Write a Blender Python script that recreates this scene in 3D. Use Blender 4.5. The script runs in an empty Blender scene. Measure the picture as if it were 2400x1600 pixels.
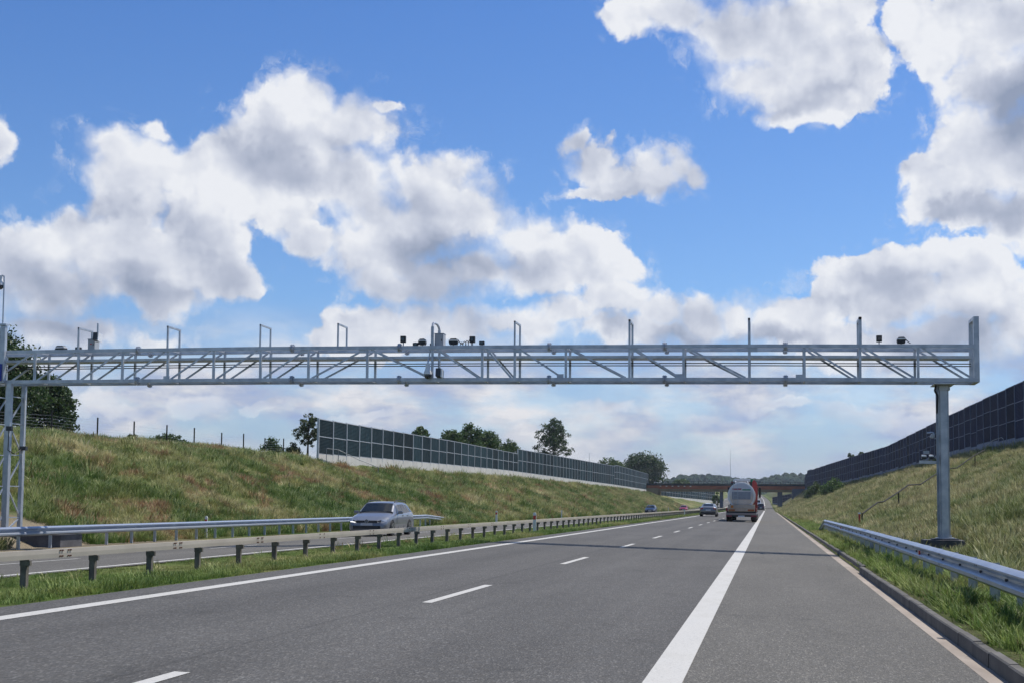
import bpy, bmesh, math, random
import numpy as np
from mathutils import Vector, Matrix
scene = bpy.context.scene
R = math.radians
random.seed(7)
rng = np.random.default_rng(7)

# ------------------------------------------------------------------ camera
CAM = Vector((0.0, 0.0, 1.4))
cam_d = bpy.data.cameras.new('camera'); cam = bpy.data.objects.new('camera', cam_d)
scene.collection.objects.link(cam); scene.camera = cam
fd = Vector((599, -234, -3147)).normalized(); hd = Vector((1, -0.009, 0))
cz = hd.cross(fd).normalized(); cx = fd.cross(cz)
cam.matrix_world = Matrix.Translation(CAM) @ Matrix((cx, fd, cz)).to_4x4()
cam_d.sensor_width = 36; cam_d.lens = 36 * 3147 / 2400
cam_d.shift_y = 150 / 2400
cam_d.clip_start = 0.1; cam_d.clip_end = 20000

# ------------------------------------------------------------------ light
SUN_AZ, SUN_EL = R(44), R(59)          # azimuth clockwise from the road direction (+Y)
scene.view_settings.view_transform = 'Standard'; scene.view_settings.look = 'None'
scene.view_settings.exposure = 0.0; scene.view_settings.gamma = 1
sd = bpy.data.lights.new('sun', 'SUN'); sd.energy = 4.5; sd.angle = R(0.53); sd.color = (1.0, 0.94, 0.85)
so = bpy.data.objects.new('sun', sd); scene.collection.objects.link(so)
sdir = Vector((math.sin(SUN_AZ) * math.cos(SUN_EL), math.cos(SUN_AZ) * math.cos(SUN_EL), math.sin(SUN_EL)))
so.rotation_euler = sdir.to_track_quat('Z', 'Y').to_euler(); so.location = (20, 20, 60)

# cloud masses of the sky: azimuth, elevation, half width, half height (radians)
CLOUD_LOBES = [(-0.335, 0.2903, 0.0308, 0.0243),(-0.3491, 0.2696, 0.0486, 0.0357),(-0.3071, 0.2746, 0.0357, 0.0292),(-0.3771, 0.2372, 0.0616, 0.0357),(-0.3258, 0.2334, 0.0746, 0.0422),(-0.2796, 0.2895, 0.013, 0.0071),(-0.2475, 0.2295, 0.0422, 0.0259),(-0.2635, 0.2038, 0.0843, 0.0389),(-0.2145, 0.2111, 0.0357, 0.0292),(-0.1814, 0.1891, 0.0422, 0.0308),(-0.1356, 0.1924, 0.0292, 0.0243),(-0.1192, 0.1732, 0.0276, 0.0162),(-0.1649, 0.1668, 0.0486, 0.0195),(-0.2466, 0.1658, 0.0778, 0.0259),(-0.2856, 0.1586, 0.0422, 0.0195),(-0.3086, 0.1803, 0.0357, 0.0292),(-0.3944, 0.1676, 0.0195, 0.0162),(-0.3445, 0.2075, 0.0243, 0.0195),(-0.2108, 0.1728, 0.0422, 0.0195),(-0.3378, 0.1904, 0.0195, 0.013),(-0.2794, 0.1779, 0.0357, 0.0195),(-0.3638, 0.213, 0.0292, 0.0195),(-0.4613, 0.232, 0.0486, 0.0357),(-0.48, 0.2458, 0.0259, 0.0227),(-0.4547, 0.2689, 0.0146, 0.0097),(-0.4305, 0.2341, 0.0357, 0.0292),(-0.4233, 0.1975, 0.0486, 0.0292),(-0.4695, 0.2009, 0.0422, 0.0259),(-0.5342, 0.1781, 0.0551, 0.0276),(-0.4837, 0.1692, 0.0649, 0.0308),(-0.438, 0.1687, 0.0486, 0.0259),(-0.413, 0.1605, 0.0292, 0.0162),(-0.5215, 0.1486, 0.0713, 0.0259),(-0.4588, 0.1458, 0.0519, 0.0162),(-0.5568, 0.1644, 0.0389, 0.0357),(-0.1001, 0.3472, 0.0243, 0.0195),(-0.064, 0.3523, 0.0422, 0.0211),(-0.0186, 0.3445, 0.0519, 0.0259),(0.0135, 0.3429, 0.0519, 0.0357),(0.0006, 0.3108, 0.0422, 0.0259),(0.0323, 0.3061, 0.0422, 0.0292),(0.0353, 0.2849, 0.0357, 0.0162),(0.0544, 0.3227, 0.0324, 0.0324),(0.0453, 0.3527, 0.0357, 0.0227),(0.107, 0.3362, 0.0243, 0.0308),(0.1218, 0.3146, 0.0195, 0.0227),(0.0949, 0.3488, 0.0195, 0.013),(0.1519, 0.332, 0.0486, 0.0357),(0.1811, 0.329, 0.0486, 0.0389),(0.16, 0.2908, 0.0486, 0.0389),(0.1738, 0.2457, 0.0551, 0.0486),(0.1447, 0.2539, 0.0292, 0.0292),(0.1295, 0.228, 0.0389, 0.0195),(0.1087, 0.2383, 0.0195, 0.0097),(0.1587, 0.2111, 0.0486, 0.0178),(0.1383, 0.2214, 0.0422, 0.0195),(0.1846, 0.2064, 0.0422, 0.0292),(-0.1459, 0.2682, 0.0104, 0.0123),(-0.1326, 0.2541, 0.0195, 0.0146),(-0.1064, 0.2398, 0.0292, 0.0113),(-0.0901, 0.2434, 0.034, 0.0178),(-0.0673, 0.2517, 0.0195, 0.0178),(-0.0559, 0.2468, 0.0146, 0.0146),(-0.1227, 0.2336, 0.0357, 0.0065),(-0.5598, 0.2475, 0.0136, 0.0178),(0.0499, 0.1641, 0.0292, 0.0227),(0.0837, 0.1722, 0.0389, 0.0195),(0.1199, 0.1769, 0.0422, 0.0195),(0.1551, 0.1721, 0.0227, 0.0195),(0.0895, 0.1473, 0.0551, 0.0227),(0.143, 0.1423, 0.0486, 0.0292),(0.1716, 0.1229, 0.0357, 0.0259),(0.0435, 0.1486, 0.0195, 0.0162),(-0.1451, 0.1379, 0.0227, 0.0136),(-0.1158, 0.1459, 0.0259, 0.0162),(-0.0834, 0.141, 0.0292, 0.0188),(-0.0512, 0.1375, 0.0292, 0.0201),(-0.0193, 0.1356, 0.0292, 0.0201),(0.0091, 0.132, 0.0276, 0.0195),(0.0278, 0.1237, 0.0195, 0.013),(-0.0995, 0.125, 0.0713, 0.013),(0.0587, 0.1168, 0.0649, 0.0195),(0.119, 0.1154, 0.0811, 0.0195),(-0.4837, 0.0717, 0.0162, 0.0084),(-0.4657, 0.0692, 0.013, 0.0065),(-0.4954, 0.0652, 0.013, 0.0058),(-0.4139, 0.0706, 0.0259, 0.0091),(-0.3733, 0.0668, 0.0195, 0.0058),(-0.3033, 0.0633, 0.0292, 0.0052),(-0.1966, 0.063, 0.0357, 0.0058),(-0.1091, 0.0685, 0.0292, 0.0065),(0.0057, 0.0732, 0.0357, 0.0071),(0.0613, 0.0712, 0.0389, 0.0097),(0.1005, 0.0631, 0.0357, 0.0084),(-0.0385, 0.0621, 0.0292, 0.0052),(-0.2786, 0.1266, 0.0551, 0.0195),(-0.2298, 0.1274, 0.0713, 0.0195),(-0.3042, 0.1164, 0.0389, 0.013),(-0.5118, 0.1185, 0.0551, 0.0146),(-0.4519, 0.1181, 0.0324, 0.0104),(-0.1809, 0.128, 0.0486, 0.0146)]
CLOUD_SHADE = [(-0.3484, 0.2387, 0.0422, 0.0195, 0.8),(-0.3776, 0.2558, 0.0357, 0.0162, 0.35),(-0.3133, 0.2588, 0.0195, 0.013, 0.35),(-0.2469, 0.1818, 0.0551, 0.0195, 1.0),(-0.1715, 0.1731, 0.0389, 0.0146, 0.55),(-0.2926, 0.1903, 0.0324, 0.0162, 0.4),(-0.2464, 0.1465, 0.0973, 0.0195, 0.35),(-0.4849, 0.209, 0.0324, 0.0162, 0.4),(-0.513, 0.1552, 0.0649, 0.0162, 0.6),(-0.4525, 0.1399, 0.0584, 0.013, 0.6),(-0.5266, 0.1239, 0.0778, 0.013, 0.6),(-0.4293, 0.1909, 0.0389, 0.0162, 0.25),(0.0259, 0.2914, 0.0454, 0.0146, 0.55),(0.0068, 0.2863, 0.0259, 0.0081, 0.4),(0.1688, 0.29, 0.0357, 0.0195, 0.75),(0.1743, 0.2721, 0.0162, 0.0259, 0.7),(0.1499, 0.2117, 0.0486, 0.0146, 0.9),(0.1203, 0.2104, 0.0259, 0.0113, 0.5),(0.1759, 0.201, 0.0195, 0.0162, 0.5),(-0.09, 0.2318, 0.0454, 0.0065, 0.35),(0.0775, 0.1601, 0.0486, 0.0146, 0.45),(0.1403, 0.1607, 0.0357, 0.013, 0.3),(-0.0004, 0.1226, 0.0292, 0.0091, 0.9),(-0.0384, 0.1182, 0.0649, 0.0071, 0.5),(-0.1158, 0.1282, 0.0195, 0.0097, 0.5),(0.0435, 0.1454, 0.0195, 0.0097, 0.5),(0.1486, 0.1237, 0.0389, 0.0146, 0.5),(-0.064, 0.1232, 0.0195, 0.0081, 0.4),(0.104, 0.1034, 0.0649, 0.013, 0.5),(-0.148, 0.0829, 0.1621, 0.013, 0.5),(-0.0833, 0.0508, 0.1297, 0.0081, 0.3),(-0.342, 0.0802, 0.0973, 0.013, 0.4)]


class NT:
    """tiny helper to wire shader nodes"""
    def __init__(s, tree): s.t = tree; s.n = tree.nodes; s.l = tree.links
    def put(s, sock, v):
        if isinstance(v, bpy.types.NodeSocket): s.l.new(v, sock)
        elif isinstance(v, (tuple, list)):
            try: sock.default_value = v
            except Exception: sock.default_value = tuple(v) + (1,)
        else: sock.default_value = v
    def m(s, op, *a, clamp=False):
        n = s.n.new('ShaderNodeMath'); n.operation = op; n.use_clamp = clamp
        for i, v in enumerate(a): s.put(n.inputs[i], v)
        return n.outputs[0]
    def v(s, op, *a):
        n = s.n.new('ShaderNodeVectorMath'); n.operation = op
        for i, v in enumerate(a):
            if op == 'SCALE' and i == 1: s.put(n.inputs['Scale'], v)
            else: s.put(n.inputs[i], v)
        return n.outputs['Value'] if op in ('LENGTH', 'DOT_PRODUCT', 'DISTANCE') else n.outputs[0]
    def noise(s, vec, scale, detail=4, rough=.5, dist=0, out=0, lac=2.0, typ='FBM', dim='3D'):
        n = s.n.new('ShaderNodeTexNoise'); n.noise_dimensions = dim; n.noise_type = typ
        if vec is not None: s.put(n.inputs['Vector'], vec)
        n.inputs['Scale'].default_value = scale; n.inputs['Detail'].default_value = detail
        n.inputs['Roughness'].default_value = rough; n.inputs['Distortion'].default_value = dist
        n.inputs['Lacunarity'].default_value = lac
        return n.outputs[out]
    def voro(s, vec, scale, detail=0, rough=.5, feat='F1', smooth=.3, rnd=1, out='Distance', dim='3D'):
        n = s.n.new('ShaderNodeTexVoronoi'); n.voronoi_dimensions = dim; n.feature = feat
        s.put(n.inputs['Vector'], vec); n.inputs['Scale'].default_value = scale
        n.inputs['Detail'].default_value = detail; n.inputs['Roughness'].default_value = rough
        n.inputs['Randomness'].default_value = rnd
        if feat == 'SMOOTH_F1': n.inputs['Smoothness'].default_value = smooth
        return n.outputs[out]
    def rng(s, v, a, b, c=0., d=1., typ='LINEAR'):
        n = s.n.new('ShaderNodeMapRange'); n.interpolation_type = typ; n.clamp = True
        s.put(n.inputs[0], v)
        for i, q in enumerate((a, b, c, d)): s.put(n.inputs[i + 1], q)
        return n.outputs[0]
    def mix(s, f, a, b, typ='MIX'):
        n = s.n.new('ShaderNodeMix'); n.data_type = 'RGBA'; n.blend_type = typ
        s.put(n.inputs[0], f)
        for i, q in ((6, a), (7, b)):
            if isinstance(q, (tuple, list)) and len(q) == 3: q = tuple(q) + (1,)
            s.put(n.inputs[i], q)
        return n.outputs[2]
    def xyz(s, a, b, c):
        n = s.n.new('ShaderNodeCombineXYZ')
        for i, q in enumerate((a, b, c)): s.put(n.inputs[i], q)
        return n.outputs[0]
    def sep(s, v):
        n = s.n.new('ShaderNodeSeparateXYZ'); s.put(n.inputs[0], v); return n.outputs
    def ramp(s, f, stops):
        n = s.n.new('ShaderNodeValToRGB'); s.put(n.inputs[0], f); e = n.color_ramp.elements
        while len(e) < len(stops): e.new(.5)
        for q, (p, c) in zip(e, stops): q.position = p; q.color = tuple(c) + (1,) if len(c) == 3 else c
        return n.outputs[0]

def build_world():
    w = bpy.data.worlds.new('World'); scene.world = w; w.use_nodes = True
    t = NT(w.node_tree); t.n.clear()
    sky = t.n.new('ShaderNodeTexSky'); sky.sky_type = 'NISHITA'; sky.sun_disc = False
    sky.sun_elevation = SUN_EL; sky.sun_rotation = SUN_AZ
    sky.altitude = 200; sky.air_density = 1.0; sky.dust_density = 0.6; sky.ozone_density = 2.5
    blue = t.v('SCALE', sky.outputs[0], 0.105)
    blue = t.v('MULTIPLY', blue, (0.70, 0.93, 1.22))
    tc = t.n.new('ShaderNodeTexCoord'); d = t.v('NORMALIZE', tc.outputs['Generated'])
    x, y, z = t.sep(d)
    u = t.m('ARCTAN2', x, y); v = t.m('ARCSINE', z)
    p = t.xyz(u, v, 0.0)
    blue = t.v('MULTIPLY', blue, t.mix(t.rng(v, .10, .36), (1.04, 1.02, 1.0), (.74, .87, 1.0)))
    # domain warp: big curls plus fine fraying
    w1 = t.v('SUBTRACT', t.noise(p, 9, 3, .55, out=1, dim='2D'), (.5, .5, .5))
    w2 = t.v('SUBTRACT', t.noise(p, 34, 6, .62, out=1, dim='2D'), (.5, .5, .5))
    q = t.v('ADD', p, t.v('ADD', t.v('SCALE', w1, .045), t.v('SCALE', w2, .022)))
    q = t.v('MULTIPLY', q, (1, 1, 0))
    f = None
    for (a, b, rx, ry) in CLOUD_LOBES:
        e = t.v('LENGTH', t.v('MULTIPLY', t.v('SUBTRACT', q, (a, b, 0)), (1 / rx, 1 / ry, 0)))
        if f is None: f = e
        else:
            n = t.n.new('ShaderNodeMath'); n.operation = 'SMOOTH_MIN'
            t.put(n.inputs[0], f); t.put(n.inputs[1], e); n.inputs[2].default_value = .22; f = n.outputs[0]
    body = t.m('SUBTRACT', 1.13, f)                              # >0 inside a mass
    sh = None
    for (a, b, rx, ry, st) in CLOUD_SHADE:
        e = t.v('LENGTH', t.v('MULTIPLY', t.v('SUBTRACT', q, (a, b, 0)), (1 / (rx*1.5), 1 / (ry*1.5), 0)))
        e = t.m('MULTIPLY', t.rng(e, 1.0, 0.0, typ='SMOOTHERSTEP'), st)
        sh = e if sh is None else t.m('ADD', sh, e)
    # billows
    pb = t.v('ADD', p, t.v('SCALE', w2, .018))
    def bil(off):
        po = t.v('ADD', pb, off)
        a = t.voro(po, 30, 2.5, .55, 'SMOOTH_F1', .6, dim='2D')
        b = t.noise(po, 26, 8, .58, dim='2D')
        return t.m('ADD', t.m('MULTIPLY', a, -.55), t.m('MULTIPLY', b, 1.2))
    b0 = bil((0, 0, 0)); b1 = bil((.0055, .0085, 0))
    relief = t.m('SUBTRACT', b0, b1)
    big0 = t.noise(p, 11, 5, .5, dim='2D'); big1 = t.noise(t.v('ADD', p, (.010, .020, 0)), 11, 5, .5, dim='2D')
    relief2 = t.m('SUBTRACT', big0, big1)
    edge = t.m('ADD', body, t.m('MULTIPLY', t.m('SUBTRACT', b0, .25), .62))
    # some parts have crisp borders, others fray softly
    soft = t.rng(t.noise(p, 7, 2, .5, dim='2D'), .34, .62, .20, .75)
    alpha = t.rng(edge, 0.0, soft, typ='SMOOTHSTEP')
    # ragged translucent shreds just outside the masses
    shred = t.m('MULTIPLY', t.rng(edge, -.42, .0, typ='SMOOTHSTEP'), t.rng(t.noise(t.v('ADD', q, (5, 2, 0)), 42, 8, .68, dim='2D'), .52, .74, 0, .5))
    alpha = t.m('MAXIMUM', alpha, shred)
    # brightness of the cloud
    thick = t.rng(edge, .25, 1.15, typ='SMOOTHSTEP')
    g = t.m('ADD', sh, t.m('MULTIPLY', thick, .16))
    g = t.m('ADD', g, t.m('MULTIPLY', relief, t.rng(edge, .1, .8, -1.25, -.30)))
    g = t.m('ADD', g, t.m('MULTIPLY', relief2, -2.6))
    g = t.m('ADD', g, t.m('MULTIPLY', t.m('SUBTRACT', t.noise(p, 7, 4, .5, dim='2D'), .5), .40))
    ccol = t.ramp(t.m('ADD', t.m('MULTIPLY', g, .68), .12, clamp=True), [(0, (.87, .885, .92)), (.25, (.70, .73, .81)), (.55, (.49, .53, .64)), (1, (.29, .34, .46))])
    # thin veil of low cloud towards the horizon, stretched into streaks
    pv = t.v('MULTIPLY', p, (1, 2.6, 1))
    veil = t.noise(t.v('ADD', pv, t.v('SCALE', w2, .02)), 12, 7, .56, dim='2D')
    vh = t.rng(v, .155, .085, typ='SMOOTHSTEP')
    va = t.m('MULTIPLY', vh, t.rng(veil, .36, .58, .35, .98))
    lowc = t.ramp(t.noise(t.v('ADD', pv, (3, 1, 0)), 9, 7, .6, dim='2D'), [(.36, (.34, .44, .68)), (.46, (.46, .52, .68)), (.55, (.66, .68, .75)), (.64, (.84, .83, .85))])
    hz = t.rng(v, .075, .0, typ='SMOOTHSTEP')
    col = t.mix(va, blue, lowc)
    col = t.mix(t.m('MULTIPLY', hz, .6), col, (.46, .52, .62))
    low_fade = t.rng(v, .03, .125, .15, 1, typ='SMOOTHSTEP')
    col = t.mix(t.m('MULTIPLY', alpha, t.m('MULTIPLY', low_fade, .97)), col, ccol)
    col = t.mix(t.rng(z, 0, -.03), col, (.10, .12, .09))
    bg = t.n.new('ShaderNodeBackground'); t.put(bg.inputs[0], col); bg.inputs[1].default_value = 1.0
    # unseen rest of the sky: blue muted, clouds scattered and dimmed to cut ambient fill
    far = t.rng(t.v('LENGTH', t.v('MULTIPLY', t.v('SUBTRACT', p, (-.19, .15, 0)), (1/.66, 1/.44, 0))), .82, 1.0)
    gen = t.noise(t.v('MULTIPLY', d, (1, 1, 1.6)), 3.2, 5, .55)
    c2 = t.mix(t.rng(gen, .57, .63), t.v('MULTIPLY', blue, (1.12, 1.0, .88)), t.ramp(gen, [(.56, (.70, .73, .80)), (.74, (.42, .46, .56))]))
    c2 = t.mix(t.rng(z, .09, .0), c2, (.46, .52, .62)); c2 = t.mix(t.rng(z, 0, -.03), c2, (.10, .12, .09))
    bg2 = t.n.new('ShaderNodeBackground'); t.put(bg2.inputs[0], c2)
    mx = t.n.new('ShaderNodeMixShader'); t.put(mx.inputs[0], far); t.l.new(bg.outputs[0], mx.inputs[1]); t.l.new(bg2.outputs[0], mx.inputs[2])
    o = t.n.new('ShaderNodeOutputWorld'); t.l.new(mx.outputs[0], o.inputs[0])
    w.cycles.sampling_method = 'MANUAL'; w.cycles.sample_map_resolution = 512
build_world()

# ------------------------------------------------------------------ helpers
class MB:
    """collects shapes and links them as ONE mesh object"""
    def __init__(s): s.v = []; s.f = []; s.mi = []; s.cur = 0
    def add(s, vs, fs):
        o = len(s.v); s.v += [tuple(v) for v in vs]; s.f += [tuple(i + o for i in f) for f in fs]; s.mi += [s.cur] * len(fs); return s
    def box(s, c, d, rot=None, taper=1.0):
        vs = [Vector((x * d[0] / 2 * (taper if z > 0 else 1), y * d[1] / 2 * (taper if z > 0 else 1), z * d[2] / 2)) for z in (-1, 1) for y in (-1, 1) for x in (-1, 1)]
        if rot is not None: vs = [rot @ v for v in vs]
        c = Vector(c); vs = [v + c for v in vs]
        return s.add(vs, [(0, 2, 3, 1), (4, 5, 7, 6), (0, 1, 5, 4), (2, 6, 7, 3), (0, 4, 6, 2), (1, 3, 7, 5)])
    def bb(s, x0, x1, y0, y1, z0, z1): return s.box(((x0 + x1) / 2, (y0 + y1) / 2, (z0 + z1) / 2), (x1 - x0, y1 - y0, z1 - z0))
    def tube(s, p, q, r, r2=None, n=8, cap=True):
        p = Vector(p); q = Vector(q); r2 = r if r2 is None else r2
        d = (q - p).normalized(); a = d.orthogonal().normalized(); b = d.cross(a)
        vs = [];
        for c, rr in ((p, r), (q, r2)):
            for i in range(n):
                t = 2 * math.pi * (i + .5) / n; vs.append(c + a * math.cos(t) * rr + b * math.sin(t) * rr)
        fs = [(i, (i + 1) % n, n + (i + 1) % n, n + i) for i in range(n)]
        if cap: fs += [tuple(range(n))[::-1], tuple(range(n, 2 * n))]
        return s.add(vs, fs)
    def bar(s, p, q, w, h, up=(0, 0, 1)):
        """rectangular bar from p to q: w sideways, h along up"""
        p = Vector(p); q = Vector(q); d = (q - p); L = d.length; d.normalize(); up = Vector(up)
        sd_ = d.cross(up)
        if sd_.length < 1e-4: sd_ = d.orthogonal()
        sd_.normalize(); u = sd_.cross(d)
        vs = [c + sd_ * (a * w / 2) + u * (b * h / 2) for c in (p, q) for a, b in ((-1, -1), (1, -1), (1, 1), (-1, 1))]
        return s.add(vs, [(0, 1, 2, 3), (7, 6, 5, 4), (0, 4, 5, 1), (1, 5, 6, 2), (2, 6, 7, 3), (3, 7, 4, 0)])
    def path(s, pts, r, n=6):
        for a, b in zip(pts, pts[1:]): s.tube(a, b, r, n=n)
        return s
    def lathe(s, c, prof, n=16, axis='Z'):
        vs = []; c = Vector(c)
        for (r, h) in prof:
            for i in range(n):
                t = 2 * math.pi * i / n
                a, b = r * math.cos(t), r * math.sin(t)
                vs.append(c + (Vector((a, b, h)) if axis == 'Z' else Vector((a, h, b)) if axis == 'Y' else Vector((h, a, b))))
        m = len(prof)
        fs = [(j * n + i, j * n + (i + 1) % n, (j + 1) * n + (i + 1) % n, (j + 1) * n + i) for j in range(m - 1) for i in range(n)]
        fs += [tuple(range(n))[::-1], tuple(range((m - 1) * n, m * n))]
        return s.add(vs, fs)
    def prism(s, pts, y0, y1, axis='Y'):
        """extrude outline pts (a,b) along an axis"""
        n = len(pts)
        def P(a, b, y): return {'Y': (a, y, b), 'X': (y, a, b), 'Z': (a, b, y)}[axis]
        vs = [P(a, b, y0) for a, b in pts] + [P(a, b, y1) for a, b in pts]
        fs = [(i, (i + 1) % n, n + (i + 1) % n, n + i) for i in range(n)] + [tuple(range(n))[::-1], tuple(range(n, 2 * n))]
        return s.add(vs, fs)
    def build(s, name, mats, parent=None, smooth=False, bevel=0, loc=None):
        me = bpy.data.meshes.new(name); me.from_pydata([tuple(v) for v in s.v], [], s.f)
        if not isinstance(mats, (list, tuple)): mats = [mats]
        for m in mats: me.materials.append(m)
        if len(mats) > 1: me.polygons.foreach_set('material_index', s.mi)
        bm = bmesh.new(); bm.from_mesh(me); bmesh.ops.recalc_face_normals(bm, faces=bm.faces); bm.to_mesh(me); bm.free()
        if smooth:
            me.polygons.foreach_set('use_smooth', [True] * len(me.polygons))
            try: me.set_sharp_from_angle(angle=R(38))
            except Exception: pass
        o = bpy.data.objects.new(name, me); scene.collection.objects.link(o)
        if parent: o.parent = parent
        if loc is not None: o.location = loc
        if bevel:
            b = o.modifiers.new('bevel', 'BEVEL'); b.width = bevel; b.segments = 2; b.limit_method = 'ANGLE'
        return o

def raw_mesh(name, verts, faces_flat, nper, mat, parent=None, smooth=False):
    """fast mesh from numpy arrays; all faces have nper corners"""
    me = bpy.data.meshes.new(name); nf = len(faces_flat) // nper
    me.vertices.add(len(verts)); me.vertices.foreach_set('co', np.asarray(verts, dtype=np.float32).ravel())
    me.loops.add(len(faces_flat)); me.loops.foreach_set('vertex_index', np.asarray(faces_flat, dtype=np.int32).ravel())
    me.polygons.add(nf); me.polygons.foreach_set('loop_start', np.arange(0, nf * nper, nper, dtype=np.int32))
    me.polygons.foreach_set('use_smooth', np.full(nf, smooth)); me.update(calc_edges=True)
    me.materials.append(mat)
    o = bpy.data.objects.new(name, me); scene.collection.objects.link(o)
    if parent: o.parent = parent
    return o

def empty(name, loc=(0, 0, 0), rz=0.0):
    o = bpy.data.objects.new(name, None); scene.collection.objects.link(o)
    o.location = loc; o.rotation_euler = (0, 0, rz); o.empty_display_size = .3
    return o
def tag(o, label=None, cat=None, group=None, kind=None):
    if label: o['label'] = label
    if cat: o['category'] = cat
    if group: o['group'] = group
    if kind: o['kind'] = kind
    return o
def copy_tree(o, parent=None):
    c = o.copy(); scene.collection.objects.link(c)
    if parent: c.parent = parent
    for ch in [q for q in bpy.data.objects if q.parent == o]: copy_tree(ch, c)
    return c

# ------------------------------------------------------------------ materials
def mat(name, col, rough=.6, metal=0., var=0., vscale=3., bump=0., bscale=40., spec=.5, coat=0., col2=None, stretch=(1, 1, 1), emit=None, thresh=None):
    m = bpy.data.materials.new(name); m.use_nodes = True; t = NT(m.node_tree)
    b = t.n['Principled BSDF']; b.inputs['Roughness'].default_value = rough; b.inputs['Metallic'].default_value = metal
    b.inputs['Specular IOR Level'].default_value = spec; b.inputs['Coat Weight'].default_value = coat
    b.inputs['Base Color'].default_value = tuple(col) + (1,)
    if var or bump or col2:
        tc = t.n.new('ShaderNodeTexCoord'); p = t.v('MULTIPLY', tc.outputs['Object'], stretch)
    if var or col2:
        n = t.noise(p, vscale, 6, .6)
        c2 = col2 if col2 else tuple(min(1, c * (1 - var)) for c in col)
        c1 = col if col2 else tuple(min(1, c * (1 + var)) for c in col)
        lo, hi = thresh if thresh else (.35, .65)
        t.put(b.inputs['Base Color'], t.mix(t.rng(n, lo, hi), c1, c2))
        if metal < .9: t.put(b.inputs['Roughness'], t.rng(n, .3, .7, rough * .85, min(1, rough * 1.15)))
    if bump:
        bn = t.n.new('ShaderNodeBump'); bn.inputs['Strength'].default_value = 1; bn.inputs['Distance'].default_value = bump
        t.put(bn.inputs['Height'], t.noise(p, bscale, 3, .6)); t.l.new(bn.outputs[0], b.inputs['Normal'])
    if emit:
        b.inputs['Emission Color'].default_value = tuple(emit[0]) + (1,); b.inputs['Emission Strength'].default_value = emit[1]
    return m
M = {}
M['galv'] = mat('galvanised_steel', (.56, .59, .64), .42, .5, .16, 3.0, col2=(.41, .45, .51), thresh=(.38, .64))
M['galv_dark'] = mat('galvanised_steel_weathered', (.27, .30, .35), .5, .45, .2, 3)
M['rail_new'] = mat('guardrail_zinc', (.44, .49, .57), .36, .55, .12, 1.2, col2=(.34, .39, .49))
M['rail_old'] = mat('guardrail_weathered', (.54, .49, .425), .6, .1, .10, .8, col2=(.43, .39, .34))
M['post_old'] = mat('post_weathered', (.15, .135, .115), .85, .0, .3, 5)
M['black'] = mat('black_plastic', (.018, .018, .022), .45)
M['dark'] = mat('dark_housing', (.045, .05, .06), .5)
M['white'] = mat('white_enamel', (.78, .79, .80), .35)
M['cabinet'] = mat('cabinet_grey', (.40, .42, .45), .5)
M['cable'] = mat('black_cable', (.015, .015, .018), .6)
M['glass'] = mat('lens_glass', (.02, .025, .035), .06, spec=.8)
M['concrete'] = mat('concrete', (.43, .41, .37), .85, 0, .12, 1.5, .004, 30)
M['concrete_wall'] = mat('concrete_plinth', (.62, .60, .56), .85, 0, .1, .7, stretch=(1, 1, .4))
M['concrete_dark'] = mat('foundation_concrete', (.10, .10, .11), .85, 0, .3, 2.0)
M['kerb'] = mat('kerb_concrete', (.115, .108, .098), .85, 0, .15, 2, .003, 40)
M['gutter'] = mat('gutter_concrete', (.33, .28, .235), .88, 0, .18, 1.4, .003, 50, stretch=(1, .35, 1))
M['blue_tarp'] = mat('blue_sheet', (.02, .05, .32), .5)
M['red'] = mat('red_reflector', (.55, .02, .02), .3, coat=.3)
M['paint'] = mat('road_paint', (.54, .53, .50), .7, 0, .08, 3, .002, 120, col2=(.46, .45, .42), stretch=(1, .3, 1), thresh=(.5, .85))

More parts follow.
